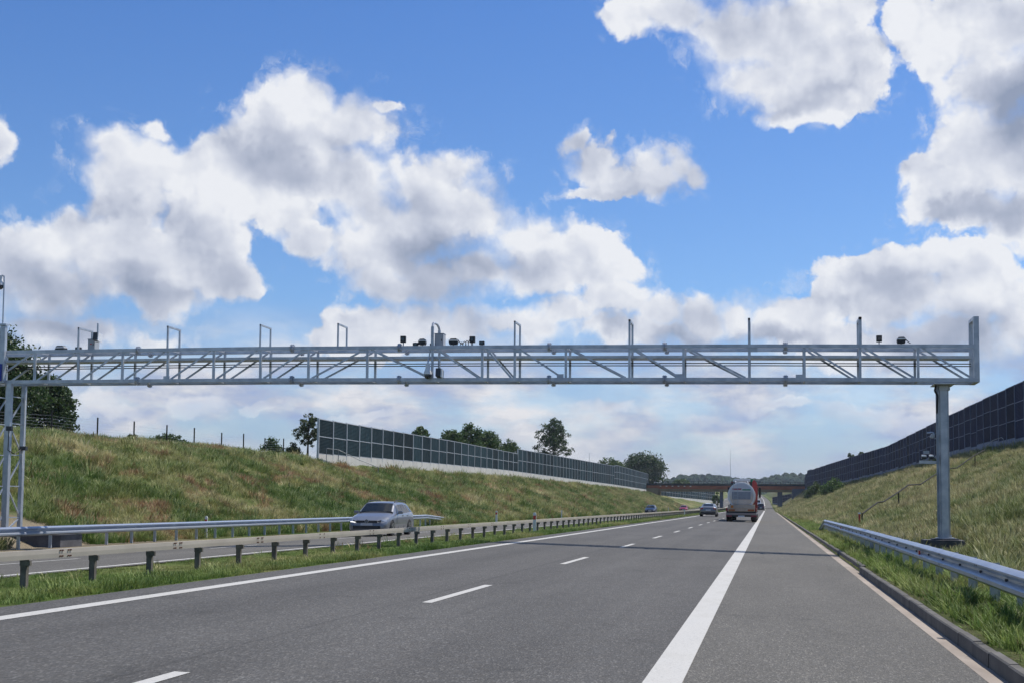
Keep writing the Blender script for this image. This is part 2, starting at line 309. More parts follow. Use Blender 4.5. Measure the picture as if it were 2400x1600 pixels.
def asphalt(name, base, tint, streak):
    m = bpy.data.materials.new(name); m.use_nodes = True; t = NT(m.node_tree); b = t.n['Principled BSDF']
    g = t.n.new('ShaderNodeNewGeometry'); p = g.outputs['Position']
    vo = t.n.new('ShaderNodeTexVoronoi'); t.put(vo.inputs['Vector'], t.v('MULTIPLY', p, (1, .3, 1))); vo.inputs['Scale'].default_value = 78
    stone = t.sep(vo.outputs['Color'])[0]
    grit = t.noise(t.v('MULTIPLY', p, (1, .3, 1)), 70, 4, .75)
    big = t.noise(t.v('MULTIPLY', p, (1, .22, 1)), .55, 5, .6)
    patch = t.noise(t.v('MULTIPLY', p, (3.2, .03, 1)), .6, 3, .6)
    k = t.m('ADD', t.rng(stone, 0, 1, .76, 1.24), t.rng(grit, .3, .7, -.30, .30))
    k = t.m('MULTIPLY', k, t.rng(big, .3, .7, .84, 1.14))
    k = t.m('MULTIPLY', k, t.rng(patch, .3, .7, 1 - streak, 1 + streak))
    xx = t.sep(p)[0]
    if streak > .06:                         # polished wheel tracks in both lanes
        for c_ in (-6.95, -5.25, -3.45, -1.7):
            dd = t.m('ABSOLUTE', t.m('SUBTRACT', xx, c_))
            k = t.m('MULTIPLY', k, t.rng(dd, .1, .6, 1.10, 1.0, typ='SMOOTHSTEP'))
    j = t.m('ABSOLUTE', t.m('ADD', t.m('SUBTRACT', xx, -4.62), t.m('MULTIPLY', t.noise(p, 1.5, 4, .7), .05)))
    k = t.m('MULTIPLY', k, t.rng(j, .012, .03, .78, 1.0))                      # paving joint
    spots = t.noise(p, .9, 7, .72); k = t.m('MULTIPLY', k, t.rng(spots, .58, .70, 1.0, .74))
    smear = t.noise(t.v('MULTIPLY', p, (6, .10, 1)), 1.0, 5, .7); k = t.m('MULTIPLY', k, t.rng(smear, .62, .74, 1.0, .80))   # oil and patch marks
    c = t.mix(t.rng(stone, .85, .95), tuple(base), tuple(min(1, q * 1.45) for q in base))
    c = t.mix(t.rng(t.noise(p, 9, 2), .4, .6), c, t.v('MULTIPLY', c, tint))
    t.put(b.inputs['Base Color'], t.v('SCALE', c, k))
    b.inputs['Roughness'].default_value = .82; b.inputs['Specular IOR Level'].default_value = .35
    bn = t.n.new('ShaderNodeBump'); bn.inputs['Distance'].default_value = .004; bn.inputs['Strength'].default_value = .8
    t.put(bn.inputs['Height'], t.m('ADD', vo.outputs['Distance'], grit)); t.l.new(bn.outputs[0], b.inputs['Normal'])
    return m
M['asphalt'] = asphalt('asphalt_carriageway', (.084, .082, .079), (1.0, .98, .95), .07)
M['asphalt_sh'] = asphalt('asphalt_shoulder', (.110, .105, .095), (1.0, .99, .96), .04)

def veg_color(t, p, kind):
    """world-space patches of green, olive, straw and reddish dry grass"""
    q = t.v('MULTIPLY', p, (1, .75, 1.3))
    a = t.noise(q, .16, 5, .62, .6); b_ = t.noise(t.v('ADD', q, (31, 7, 3)), .33, 5, .65, .4); c = t.noise(q, 2.1, 4, .6)
    if kind == 'left':
        col = t.ramp(a, [(.40, (.11, .20, .04)), (.49, (.20, .265, .075)), (.57, (.35, .36, .14)), (.65, (.56, .50, .28))])
        col = t.mix(t.rng(b_, .54, .62, 0, .75), col, (.40, .21, .135))
        col = t.mix(t.rng(b_, .40, .30, 0, .7), col, (.12, .23, .045))
    elif kind == 'right':
        col = t.ramp(a, [(.36, (.12, .18, .05)), (.48, (.235, .25, .10)), (.62, (.40, .36, .20))])
        col = t.mix(t.rng(b_, .58, .70, 0, .5), col, (.37, .25, .16))
    else:
        col = t.ramp(a, [(.38, (.10, .19, .035)), (.52, (.19, .26, .065)), (.66, (.36, .35, .14))])
    return t.mix(t.rng(c, .38, .64, 0, .6), col, t.v('SCALE', col, .5))

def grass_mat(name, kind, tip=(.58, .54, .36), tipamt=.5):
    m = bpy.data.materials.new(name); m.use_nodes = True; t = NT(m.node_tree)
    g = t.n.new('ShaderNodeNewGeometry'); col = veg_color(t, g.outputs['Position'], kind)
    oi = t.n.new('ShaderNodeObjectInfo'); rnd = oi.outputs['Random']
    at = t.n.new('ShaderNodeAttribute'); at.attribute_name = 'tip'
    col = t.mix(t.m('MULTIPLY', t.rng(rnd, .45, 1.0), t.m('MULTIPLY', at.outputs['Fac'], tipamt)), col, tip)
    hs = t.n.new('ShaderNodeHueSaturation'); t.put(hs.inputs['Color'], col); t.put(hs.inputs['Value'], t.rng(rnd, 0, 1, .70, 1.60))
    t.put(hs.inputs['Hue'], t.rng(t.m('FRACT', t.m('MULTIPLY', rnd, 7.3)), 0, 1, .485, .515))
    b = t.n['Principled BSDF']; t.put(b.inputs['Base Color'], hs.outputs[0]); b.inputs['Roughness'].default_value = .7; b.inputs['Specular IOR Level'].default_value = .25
    tr = t.n.new('ShaderNodeBsdfTranslucent'); t.put(tr.inputs[0], hs.outputs[0])
    mx = t.n.new('ShaderNodeMixShader'); mx.inputs[0].default_value = .3
    t.l.new(b.outputs[0], mx.inputs[1]); t.l.new(tr.outputs[0], mx.inputs[2]); t.l.new(mx.outputs[0], t.n['Material Output'].inputs[0])
    return m
def ground_mat():
    m = bpy.data.materials.new('embankment_soil_and_grass'); m.use_nodes = True; t = NT(m.node_tree); b = t.n['Principled BSDF']
    g = t.n.new('ShaderNodeNewGeometry'); p = g.outputs['Position']; x = t.sep(p)[0]
    L = veg_color(t, p, 'left'); Rr = veg_color(t, p, 'right'); Md = veg_color(t, p, 'median')
    c = t.mix(t.rng(x, -23, -22), L, Md); c = t.mix(t.rng(x, 1, 3), c, Rr)
    c = t.mix(t.rng(t.noise(p, 3, 4, .7), .5, .66, 0, .55), c, (.17, .135, .085))
    y = t.sep(p)[1]
    sand = t.m('MULTIPLY', t.rng(t.m('ABSOLUTE', t.m('ADD', x, 25.4)), 3.4, 1.4), t.rng(t.m('ABSOLUTE', t.m('SUBTRACT', y, 44)), 11, 7))
    c = t.mix(sand, c, (.42, .35, .25))
    t.put(b.inputs['Base Color'], t.v('SCALE', c, .62)); b.inputs['Roughness'].default_value = .95; b.inputs['Specular IOR Level'].default_value = .1
    bn = t.n.new('ShaderNodeBump'); bn.inputs['Distance'].default_value = .12
    t.put(bn.inputs['Height'], t.noise(p, 5, 5, .7)); t.l.new(bn.outputs[0], b.inputs['Normal'])
    return m
M['ground'] = ground_mat()
M['grass_left'] = grass_mat('tall_grass_left', 'left'); M['grass_right'] = grass_mat('tall_grass_right', 'right', tipamt=.4)
M['grass_median'] = grass_mat('median_grass', 'median', tipamt=.2)
M['weed'] = grass_mat('verge_weeds', 'median', tip=(.30, .33, .14), tipamt=.5)
def leaf_mat(name, c1, c2):
    m = bpy.data.materials.new(name); m.use_nodes = True; t = NT(m.node_tree); b = t.n['Principled BSDF']
    g = t.n.new('ShaderNodeNewGeometry'); r_ = g.outputs['Random Per Island']
    n = t.noise(g.outputs['Position'], .5, 3, .6)
    c = t.mix(t.rng(n, .35, .65), c1, c2); c = t.v('SCALE', c, t.rng(r_, 0, 1, .65, 1.35))
    t.put(b.inputs['Base Color'], c); b.inputs['Roughness'].default_value = .55; b.inputs['Specular IOR Level'].default_value = .35
    tr = t.n.new('ShaderNodeBsdfTranslucent'); t.put(tr.inputs[0], c)
    mx = t.n.new('ShaderNodeMixShader'); mx.inputs[0].default_value = .25
    t.l.new(b.outputs[0], mx.inputs[1]); t.l.new(tr.outputs[0], mx.inputs[2]); t.l.new(mx.outputs[0], t.n['Material Output'].inputs[0])
    return m
M['leaf_dark'] = leaf_mat('dark_foliage', (.034, .070, .020), (.062, .105, .030))
M['leaf_mid'] = leaf_mat('mid_foliage', (.060, .115, .028), (.105, .16, .045))
M['leaf_dry'] = leaf_mat('olive_foliage', (.070, .10, .042), (.105, .13, .06))
M['leaf_bright'] = leaf_mat('bright_foliage', (.07, .15, .025), (.12, .20, .04))
M['bark'] = mat('bark', (.10, .085, .065), .9, 0, .3, 6)

_t = NT(M['paint'].node_tree); _b = _t.n['Principled BSDF']; _g = _t.n.new('ShaderNodeNewGeometry'); _p = _g.outputs['Position']
_w = _t.noise(_p, 34, 5, .75); _w2 = _t.noise(_t.v('MULTIPLY', _p, (1, .25, 1)), 1.1, 4, .6)
_c = _b.inputs['Base Color'].links[0].from_socket
_t.put(_b.inputs['Base Color'], _t.mix(_t.m('MULTIPLY', _t.rng(_w, .50, .68), _t.rng(_w2, .3, .7, .25, .85)), _c, (.26, .255, .245)))

# ------------------------------------------------------------------ terrain and roads
def ip(x, xs, ys): return np.interp(x, xs, ys)
def rise(Y): Y = np.asarray(Y, float); d = np.clip(Y - 300, 0, 330); return d * d * 3.3e-5 + np.clip(Y - 630, 0, 900) * .012
def curve(Y): Y = np.asarray(Y, float); d = np.clip(Y - 350, 0, 400); return -d * d * 1.1e-5 - np.clip(Y - 750, 0, 1e9) * .01
WR_Y = [-60, 124, 142, 175, 240, 290, 350, 372, 385, 430]
WR_X = [22.6, 22.2, 21.8, 21.2, 20.4, 18.3, 14.9, 13.2, 12.2, 11.5]
WR_Z = [6.7, 6.95, 7.2, 7.15, 6.95, 6.6, 6.25, 6.1, 6.1, 6.1]       # foot of the right barrier
WL_Y = [-60, 60, 110, 200, 336, 430]
WL_Z = [4.35, 4.45, 4.86, 5.5, 5.65, 5.3]                           # ground at X=-38
def gz(X, Y):
    """ground height (before the far rise); works on arrays"""
    X = np.asarray(X, float); Y = np.asarray(Y, float)
    yc = np.minimum(Y, 430); rs = rise(yc)
    zl = ip(yc, WL_Y, WL_Z) - rs; xr = ip(yc, WR_Y, WR_X); zr = ip(yc, WR_Y, WR_Z) - rs
    z = np.interp(X, [-24.9, -24, -22.55, -20.1, -13.0, -12.2, -11.0, -9.6, -8.3, 1.77, 2.0, 2.08, 2.6, 4.4],
                     [-.26, -.26, -.24, -.17, .035, .01, .02, .13, .19, -.06, -.10, .06, .05, .08])
    tl = np.clip((-24.9 - X) / (36.2 - 24.9), 0, 1)
    left = -.26 + (zl - .15 + .26) * (tl ** 1.06) + np.clip((-36.2 - X) / 1.8, 0, 1) * .15 + np.clip((-38 - X) / 7, 0, 1) * .72 + np.clip((-46 - X) / 300, 0, 1) * 2
    tr = np.clip((X - 4.4) / np.maximum(xr - 4.4, 1), 0, 1)
    left = left - np.clip((-34.0 - X) / 2.5, 0, 1) * .12 * np.clip((Y - 104) / 4, 0, 1) - np.clip((-30.5 - X) / 3, 0, 1) * .38 * np.clip((Y - 102) / 8, 0, 1) * (X > -37.5)
    right = .08 + (zr - .08) * (tr ** 1.12) + np.clip((X - 24) / 300, 0, 1) * 2
    right = right - .36 * np.exp(-((X - 5.4) / 1.6) ** 2 - ((Y - 41.5) / 3.5) ** 2)
    return np.where(X < -24.9, left, np.where(X > 4.4, right, z))
def lump(X, Y):
    e = np.clip((-25.5 - X) / 2, 0, 1) + np.clip((X - 5.5) / 3, 0, 1)
    far = np.clip(1 - np.abs(X) / 400, 0, 1)
    return e * far * (.10 * np.sin(X * .9 + Y * .31) * np.sin(Y * .23 + 1) + .07 * np.sin(X * 2.1 - Y * .77) + .05 * np.sin(Y * 1.9 + X * 1.3))
def ground_z(X, Y): return gz(X, Y) + lump(X, Y) + rise(Y)

xs = np.concatenate([np.array([-3000, -1800, -1000, -500, -250, -150, -100, -75, -60, -52]), np.arange(-46, -25.3, .8),
     np.array([-24.9, -24, -23.2, -22.6, -20.3, -15, -13.2, -12.9, -12.2, -11.6, -11, -10.3, -9.6, -9, -8.5, -8.25, -5, 0, 1.7, 2.0, 2.08, 2.3, 2.6, 3.2, 3.8, 4.4]),
     np.arange(5, 24.5, .8), np.array([26, 30, 40, 60, 90, 150, 250, 500, 1000, 1800, 3000])])
ys = np.concatenate([np.array([-60, -30, -10]), np.arange(0, 140, 1.2), np.arange(140, 300, 3), np.arange(300, 650, 8), np.array([700, 800, 950, 1200, 1500, 2000, 2600, 3400, 4200])])
XX, YY = np.meshgrid(xs, ys)
ZZ = gz(XX, YY) + lump(XX, YY)
inroad = ((XX > -8.3) & (XX < 2.05)) | ((XX > -22.6) & (XX < -13.0))
ZZ = np.where(inroad, ZZ - .06, ZZ) + rise(YY)
V = np.stack([XX + curve(YY), YY, ZZ], -1).reshape(-1, 3); nx = len(xs); ny = len(ys)
I = (np.arange(ny - 1)[:, None] * nx + np.arange(nx - 1)[None]).ravel()
F4 = np.stack([I, I + 1, I + nx + 1, I + nx], -1).ravel()
tag(raw_mesh('ground', V, F4, 4, M['ground'], smooth=True), kind='structure')

def strip(name, x0, x1, z0, z1, y0, y1, m, step=8, kind='structure', parent=None, nxs=1):
    n = max(2, int((y1 - y0) / step) + 1); yy = np.linspace(y0, y1, n); vs = []
    for k in range(nxs + 1):
        q = k / nxs; vs.append(np.stack([x0 + (x1 - x0) * q + curve(yy), yy, z0 + (z1 - z0) * q + rise(yy)], -1))
    V = np.concatenate(vs); f = []
    for k in range(nxs):
        a = np.arange(n - 1) + k * n; f.append(np.stack([a, a + n, a + n + 1, a + 1], -1))
    o = raw_mesh(name, V, np.concatenate(f).ravel(), 4, m, parent)
    if kind: tag(o, kind=kind)
    return o
cf = lambda x: -.025 * x                                     # crossfall of our carriageway
cf2 = lambda x: .03 + .025 * (x + 13.4)                      # crossfall of the opposite one
strip('road', -8.32, -.93, cf(-8.32), cf(-.93), -20, 1500, M['asphalt'])
strip('hard_shoulder', -.93, 1.79, cf(-.93), cf(1.79), -20, 1500, M['asphalt_sh'])
strip('opposite_road', -22.6, -13.05, cf2(-22.6), cf2(-13.05), -20, 1500, M['asphalt_sh'])
e = .004
strip('edge_line', -7.76, -7.54, cf(-7.76) + e, cf(-7.54) + e, -20, 1400, M['paint'])
strip('edge_line', -.96, -.66, cf(-.96) + e, cf(-.66) + e, -20, 1400, M['paint'])
strip('edge_line', -13.52, -13.30, cf2(-13.52) + e, cf2(-13.30) + e, -20, 1400, M['paint'])
strip('edge_line', -20.25, -20.0, cf2(-20.25) + e, cf2(-20.0) + e, -20, 1400, M['paint'])
def dashes(name, xc, w, zf, first, per, ln, y1):
    vs = []; fs = []; ystarts = list(first) if isinstance(first, (list, tuple)) else [first]
    while ystarts[-1] + per < y1: ystarts.append(ystarts[-1] + per)
    for y in ystarts:
        for a, b in ((y, y + ln),):
            o = len(vs)
            for yy_, xx_ in ((a, xc - w / 2), (a, xc + w / 2), (b, xc + w / 2), (b, xc - w / 2)):
                vs.append((xx_ + float(curve(yy_)), yy_, zf(xx_) + e + float(rise(yy_))))
            fs += [o, o + 1, o + 2, o + 3]
    tag(raw_mesh(name, np.array(vs), np.array(fs), 4, M['paint']), kind='structure')
dashes('lane_line', -4.34, .13, cf, [5.65, 17.0], 11.75, 3.95, 900)
dashes('lane_line', -16.7, .13, cf2, 3.0, 11.9, 3.95, 900)

# gutter and kerb along our shoulder
strip('gutter', 1.79, 1.99, cf(1.79) + .002, -.06, -20, 30.9, M['gutter'])
strip('gutter', 1.79, 2.08, cf(1.79) + .002, -.062, 30.9, 300, M['gutter'])
def kerb(y0, y1, dx):
    m = MB(); y = y0; L = 1.0
    while y < y1 - .05:
        b = min(y + L, y1); x0 = 1.97 + dx
        pts = [(x0, -.14), (x0 + .008, .072), (x0 + .022, .086), (x0 + .095, .088), (x0 + .095, -.14)]
        j = random.uniform(-.004, .004)
        m.prism([(a + j, z + j + float(rise(y))) for a, z in pts], y + .004, b - .004); y = b
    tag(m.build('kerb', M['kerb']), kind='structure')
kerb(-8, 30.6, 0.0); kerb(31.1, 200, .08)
# a drainage slot in the gutter
tag(MB().bb(1.84, 1.92, 15.6, 15.72, -.058, -.046).build('gutter_hole', M['black']), kind='structure')

# ------------------------------------------------------------------ gantry across both carriageways
GY = 43.0; GD = .95
zb_ = lambda x: float(ip(x, [-30, -26.6, -17, -8.2, 0, 6.4], [5.50, 5.50, 5.495, 5.435, 5.37, 5.30]))
zt_ = lambda x: float(ip(x, [-30, -26.6, -17, -8.2, 0, 6.4], [6.55, 6.55, 6.56, 6.50, 6.42, 6.33]))
gantry = empty('toll_gantry', (-10, GY, 0)); go = Vector(gantry.location)
tag(gantry, 'long galvanised steel lattice gantry spanning both carriageways of the motorway', 'gantry')
def gb(m, name, mats=None, **k):
    o = m.build(name, mats or M['galv'], None, **k); o.parent = gantry; o.matrix_parent_inverse = Matrix.Translation(-go); return o
XN = [-29.0, -26.95, -25.27, -23.61, -21.95, -20.27, -18.59, -16.9, -15.19, -13.13, -10.89, -9.2, -8.11, -6.42, -4.35, -2.62, -.55, 1.16, 2.86, 4.6]
kx = [-30, -26.6, -17, -8.2, 0, 6.25]
for (zf, y) in ((zb_, GY), (zb_, GY + GD), (zt_, GY), (zt_, GY + GD)):
    m = MB()
    for a, b in zip(kx, kx[1:]): m.bar((a, y, zf(a)), (b, y, zf(b)), .13, .12)
    gb(m, 'chord')
for x in XN:
    for y in (GY, GY + GD):
        gb(MB().bar((x, y, zb_(x) + .06), (x, y, zt_(x) - .06), .075, .075, up=(0, 1, 0)), 'upright')
dg = [(1, 2), (2, 3), (3, 4), (4, 5), (5, 6), (6, 7), (7, 8), (8, 9)]
for i, j in dg[0:]:
    if (i, j) == (6, 7): pass
    for y in (GY, GY + GD):
        gb(MB().bar((XN[i] + .12, y, zb_(XN[i]) + .06), (XN[j] - .12, y, zt_(XN[j]) - .06), .055, .055, up=(0, 1, 0)), 'diagonal')
for i, j in [(9, 10), (10, 11), (11, 12), (12, 13), (13, 14), (14, 15), (15, 16), (17, 18), (18, 19), (19, -1)]:
    xa = XN[i] + .14; xb = (XN[j] if j > 0 else 6.3) - .12
    for y in (GY, GY + GD):
        gb(MB().bar((xa, y, zt_(xa) - .06), (xb, y, zb_(xb) + .06), .06, .06, up=(0, 1, 0)), 'diagonal')
for i, x in enumerate(XN):                                       # cross members between the two planes
    gb(MB().bar((x, GY, zb_(x)), (x, GY + GD, zb_(x)), .06, .06), 'cross_member'); gb(MB().bar((x, GY, zt_(x)), (x, GY + GD, zt_(x)), .06, .06), 'cross_member')
    if i + 1 < len(XN): x2 = XN[i + 1]; gb(MB().bar((x + .1, GY + .05, zb_(x)), (x2 - .1, GY + GD - .05, zb_(x2)), .045, .045), 'plan_brace')
for x, z in [(-21.8, zt_(-21.9) - .1), (-20.3, zb_(-20.3) + .1), (-15.35, zt_(-15.2) - .1), (-13.3, zt_(-13) - .1), (-8.0, zt_(-8) - .13), (-6.6, zb_(-6.6) + .12), (-4.2, zt_(-4) - .12), (-2.75, zb_(-2.7) + .12), (-.4, zt_(-.4) - .12), (1.0, zb_(1) + .1)]:
    gb(MB().box((x, GY - .02, z), (.22, .03, .12)), 'gusset_plate')
m = MB()                                                         # service tray running between the planes
for a, b in zip(kx, kx[1:]):
    f = lambda x: zt_(x) - .31
    m.bar((a, GY + .5, f(a)), (b if b < 6 else 6.2, GY + .5, f(b)), .72, .085)
gb(m, 'service_tray')
for dz in (.47, .545):
    m = MB()
    for a, b in zip(kx, kx[1:]): m.tube((a, GY + .62, zt_(a) - dz), (b, GY + .62, zt_(b) - dz), .017, n=6)
    gb(m, 'cable', M['cable'])
for x in [-21.38, -15.77, -12.02, -6.97, -3.22, .58]:            # bolted flange joints of the chords
    for y in (GY, GY + GD):
        for zf in (zb_, zt_):
            m = MB()
            for s_ in (-.022, .022):
                m.lathe((x + s_, y, zf(x)), [(.145, -.014), (.145, .014)], 14, 'X')
            for k in range(8):
                a = k * math.pi / 4 + .3; m.tube((x - .07, y + .115 * math.cos(a), zf(x) + .115 * math.sin(a)), (x + .07, y + .115 * math.cos(a), zf(x) + .115 * math.sin(a)), .016, n=6)
            gb(m, 'flange')
for x, r_ in [(-23.64, .028), (-20.3, .03), (-16.93, .026), (-14.17, .026), (-8.12, .028), (-4.35, .034), (-.55, .036), (2.87, .045)]:
    zt2 = 7.38 + (zt_(x) - 6.55) * .5; m = MB()
    for y in (GY, GY + GD): m.bar((x, y, zt_(x)), (x, y, zt2), r_ * 2, r_ * 2, up=(0, 1, 0))
    m.bar((x, GY - r_, zt2 - r_ + .002), (x, GY + GD + r_, zt2 - r_ + .002), r_ * 2 - .003, r_ * 2)
    gb(m, 'hoop')
m = MB(); x = -10.9                                              # rounded double hoop over the cabinet
for y in (GY, GY + GD):
    m.bar((x, y, zt_(x)), (x, y, 7.2), .09, .07, up=(0, 1, 0))
m.path([(x, GY, 7.2), (x, GY + .1, 7.33), (x, GY + .3, 7.37), (x, GY + .65, 7.36), (x, GY + .85, 7.3), (x, GY + GD, 7.2)], .04, 8)
gb(m, 'hoop')
m = MB()                                                         # heavy end frame on the right
for y in (GY, GY + GD): m.bar((6.33, y, 5.24), (6.33, y, 7.25), .16, .13, up=(0, 1, 0))
m.bar((6.33, GY - .06, 7.20), (6.33, GY + GD + .06, 7.20), .157, .10); m.bar((6.33, GY - .06, 5.3), (6.33, GY + GD + .06, 5.3), .157, .13)
gb(m, 'end_frame')
m = MB()                                                         # left end frame
m.bar((-26.42, GY - .16, 5.45), (-26.42, GY - .16, 7.45), .19, .15, up=(0, 1, 0))
m.bar((-28.8, GY - .16, 7.33), (-26.34, GY - .16, 7.33), .13, .12)
gb(m, 'end_frame')
gb(MB().bar((-26.47, GY - .26, 5.52), (-26.47, GY - .26, 6.12), .17, .02, up=(0, 1, 0)), 'blue_sheet', M['blue_tarp'])
# right support: folded steel column with a collar, standing on its plinth
m = MB(); oct_ = [(-.155, -.1), (-.1, -.155), (.1, -.155), (.155, -.1), (.155, .1), (.1, .155), (-.1, .155), (-.155, .1)]
m.prism([(5.385 + a, GY + .48 + b) for a, b in oct_], .45, 5.23, 'Z')
m.prism([(5.385 + a * 1.28, GY + .48 + b * 1.28) for a, b in oct_], 5.03, 5.17, 'Z')
m.box((5.385, GY + .48, .455), (.52, .52, .03)); m.box((5.385, GY + .48, .50), (.40, .03, .10)); m.box((5.385, GY + .48, .50), (.03, .40, .10))
m.box((5.385, GY + .48, 5.2), (.62, 1.2, .03))
gb(m, 'column')
gb(MB().bar((5.18, GY + .30, .5), (5.18, GY + .30, 5.2), .07, .05, up=(0, 1, 0)), 'cable_duct', M['galv_dark'])
gb(MB().path([(5.16, GY + .26, 5.2), (5.11, GY + .24, 5.0), (5.2, GY + .24, 4.85), (5.17, GY + .25, 4.3)], .03), 'cable', M['cable'])
m = MB().bb(4.74, 5.9, GY - .15, GY + 1.15, -.35, .40); m.bb(5.0, 5.75, GY + .1, GY + .9, .395, .44)
gb(m, 'plinth', M['concrete_dark'], bevel=.01)
# left support: lattice tower
tw = [(-26.20, GY + .0), (-26.18, GY + .9), (-26.85, GY + .9), (-26.9, GY)]
for i, (x, y) in enumerate(tw):
    w_ = (.17, .14, .09, .17)[i]; gb(MB().bar((x, y, .15), (x, y, 5.45), w_, w_, up=(0, 1, 0)), 'column')
zz = [.25, .75, 1.85, 2.95, 4.05, 5.0]
for k, (a, b) in enumerate(zip(zz, zz[1:])):
    p, q = (Vector((*tw[0], a)), Vector((*tw[1], b))) if k % 2 == 0 else (Vector((*tw[1], a)), Vector((*tw[0], b)))
    gb(MB().bar(p, q, .045, .045), 'brace'); gb(MB().bar((*tw[0], b), (*tw[1], b), .035, .035), 'rung')
    p, q = (Vector((*tw[3], a)), Vector((*tw[2], b)))
    gb(MB().bar(p, q, .045, .045), 'brace'); gb(MB().bar((*tw[3], b), (*tw[2], b), .035, .035), 'rung')
gb(MB().path([(-26.08, GY + .8, 5.1), (-26.07, GY + .8, 3.6), (-26.11, GY + .8, 3.0), (-26.09, GY + .8, 2.5)], .022), 'conduit', M['white'])
m = MB().bb(-28.6, -24.02, GY - .1, GY + 1.4, -.5, .17)
gb(m, 'plinth', M['concrete_dark'], bevel=.01)
gb(MB().box((-26.1, GY -.1, 3.86), (.2, .12, .16)), 'junction_box', M['dark'])
gb(MB().box((-26.05, GY + .75, 3.2), (.26, .14, .14)), 'junction_box', M['dark'])
gb(MB().path([(-26.12, GY - .1, 3.8), (-26.13, GY - .1, 3.1), (-26.05, GY + .2, 2.98), (-26.08, GY + .66, 3.15)], .016), 'cable', M['cable'])

# ---- devices carried by the gantry, each a thing of its own
def square_cam(x, y, zb, w, h, label, stem=.14, tilt=0., grp='square black sensors on top of the gantry'):
    t = empty('gantry_sensor', (x, y, zb)); tag(t, label, 'sensor', grp)
    rot = Matrix.Rotation(tilt, 3, 'X')
    MB().box((0, 0, stem + h / 2), (w, .12, h), rot).build('housing', M['black'], t, bevel=.01)
    MB().lathe((0, -.065, stem + h / 2), [(w * .3, -.012), (w * .3, .012)], 14, 'Y').build('lens', M['glass'], t)
    MB().bar((0, .02, 0), (0, .02, stem + .02), .03, .03, up=(0, 1, 0)).build('bracket', M['galv_dark'], t)
ztop = lambda x: zt_(x) + .068
square_cam(-11.9, GY, ztop(-11.9), .18, .22, 'square black sensor on a stem, leftmost above the middle of the gantry', .10)
square_cam(-9.54, GY, ztop(-9.54), .18, .21, 'square black sensor on a short stem, just right of the white-capped sensor with looping cables', .08)
square_cam(-9.22, GY, ztop(-9.22), .17, .12, 'low black sensor right of the tall square sensor beyond the cable loops', .01)
square_cam(-11.47, GY, ztop(-11.47), .18, .10, 'low slanted dark sensor between the leftmost square sensor and the white-striped one', .0, .25)
square_cam(-10.96, GY + .15, ztop(-10.96), .10, .09, 'tiny black sensor tucked against the left side of the cabinet hoop', .0)
square_cam(3.44, GY, ztop(3.44), .17, .20, 'lone square black sensor near the right end of the gantry', .07)
square_cam(-23.74, GY + .2, ztop(-23.7), .2, .1, 'low black sensor beside the leftmost hoop of the gantry', .0)
def radar(x, y, zb, w, label, cables=1, rz=0.):
    t = empty('radar_sensor', (x, y, zb), rz); tag(t, label, 'sensor', 'white-capped radar sensors on the gantry')
    m = MB(); m.prism([(-w / 2, .09), (-w * .42, .02), (w * .42, .02), (w / 2, .09), (w / 2, .13), (-w / 2, .13)], -.1, .1)
    m.build('housing', M['black'], t)
    MB().box((0, -.01, .152), (w * 1.0, .22, .04)).build('white_band', M['white'], t, bevel=.01)
    m = MB(); m.prism([(-w * .42, .172), (-w * .3, .215), (w * .3, .22), (w * .46, .19), (w * .42, .172)], -.09, .09); m.build('cap', M['dark'], t)
    MB().tube((0, 0, 0), (0, 0, .04), .022).build('stem', M['galv_dark'], t)
    for k in range(cables):
        x0 = w / 2 - .03 + k * .02; pts = [(x0 + .10 * (1 - math.cos(a)) * .9, .03 + .02 * k, .03 + .09 * (1 + math.cos(a + .3))) for a in np.linspace(0, math.pi, 8)]
        MB().path([Vector(p) for p in pts], .012).build('cable', M['galv_dark'] if k else M['cable'], t)
radar(-11.24, GY, ztop(-11.24), .24, 'black radar sensor with a white band just left of the middle cabinet', 0)
radar(-10.18, GY, ztop(-10.18), .30, 'black radar sensor with pale cap and trailing cables, right of the middle cabinet', 2, .1)
radar(4.1, GY, ztop(4.1), .26, 'white-banded radar sensor with a looped cable near the right end of the gantry', 2)
radar(-24.4, GY + .2, ztop(-24.4) - .06, .36, 'dark radar sensor with a looped cable left of the leftmost hoop on the gantry', 1, 3.0)
m = MB(); random.seed(3)
for k in range(4):
    x0 = -9.95 + k * .085; a0 = .08 + .05 * random.random()
    m.path([Vector((x0 + a0 * .5 * (1 - math.cos(a)), GY + .02 * k, ztop(-9.9) + (.12 + .03 * k) * math.sin(a) - .02)) for a in np.linspace(0, math.pi, 9)], .012)
tag(m.build('cable_loops', M['cable']), 'bundle of dark cable loops lying on the top chord of the gantry', 'cables')
def cabinet(x, y, zb, w, d, h, label, rz=0.):
    t = empty('control_cabinet', (x, y, zb), rz); tag(t, label, 'cabinet', 'control cabinets on the gantry')
    MB().box((0, 0, h / 2), (w, d, h)).build('case', M['cabinet'], t, bevel=.008)
    MB().box((0, -d / 2 - .008, h / 2), (w * .86, .014, h * .9)).build('door', M['cabinet'], t, bevel=.004)
    MB().box((0, 0, h + .012), (w * 1.06, d * 1.06, .02)).build('roof', M['galv_dark'], t)
    MB().box((w * .33, -d / 2 - .022, h * .5), (.02, .02, .07)).build('handle', M['black'], t)
    return t
cabinet(-10.71, GY + .3, ztop(-10.7) - .02, .30, .34, .42, 'blue-grey control cabinet inside the rounded hoop in the middle of the gantry')
c_ = cabinet(-23.25, GY + .35, ztop(-23.2) + .0, .26, .34, .36, 'grey control cabinet with a small emblem beside the leftmost hoop of the gantry')
MB().box((0.0, -.192, .2), (.06, .004, .04)).build('emblem', M['red'], c_)
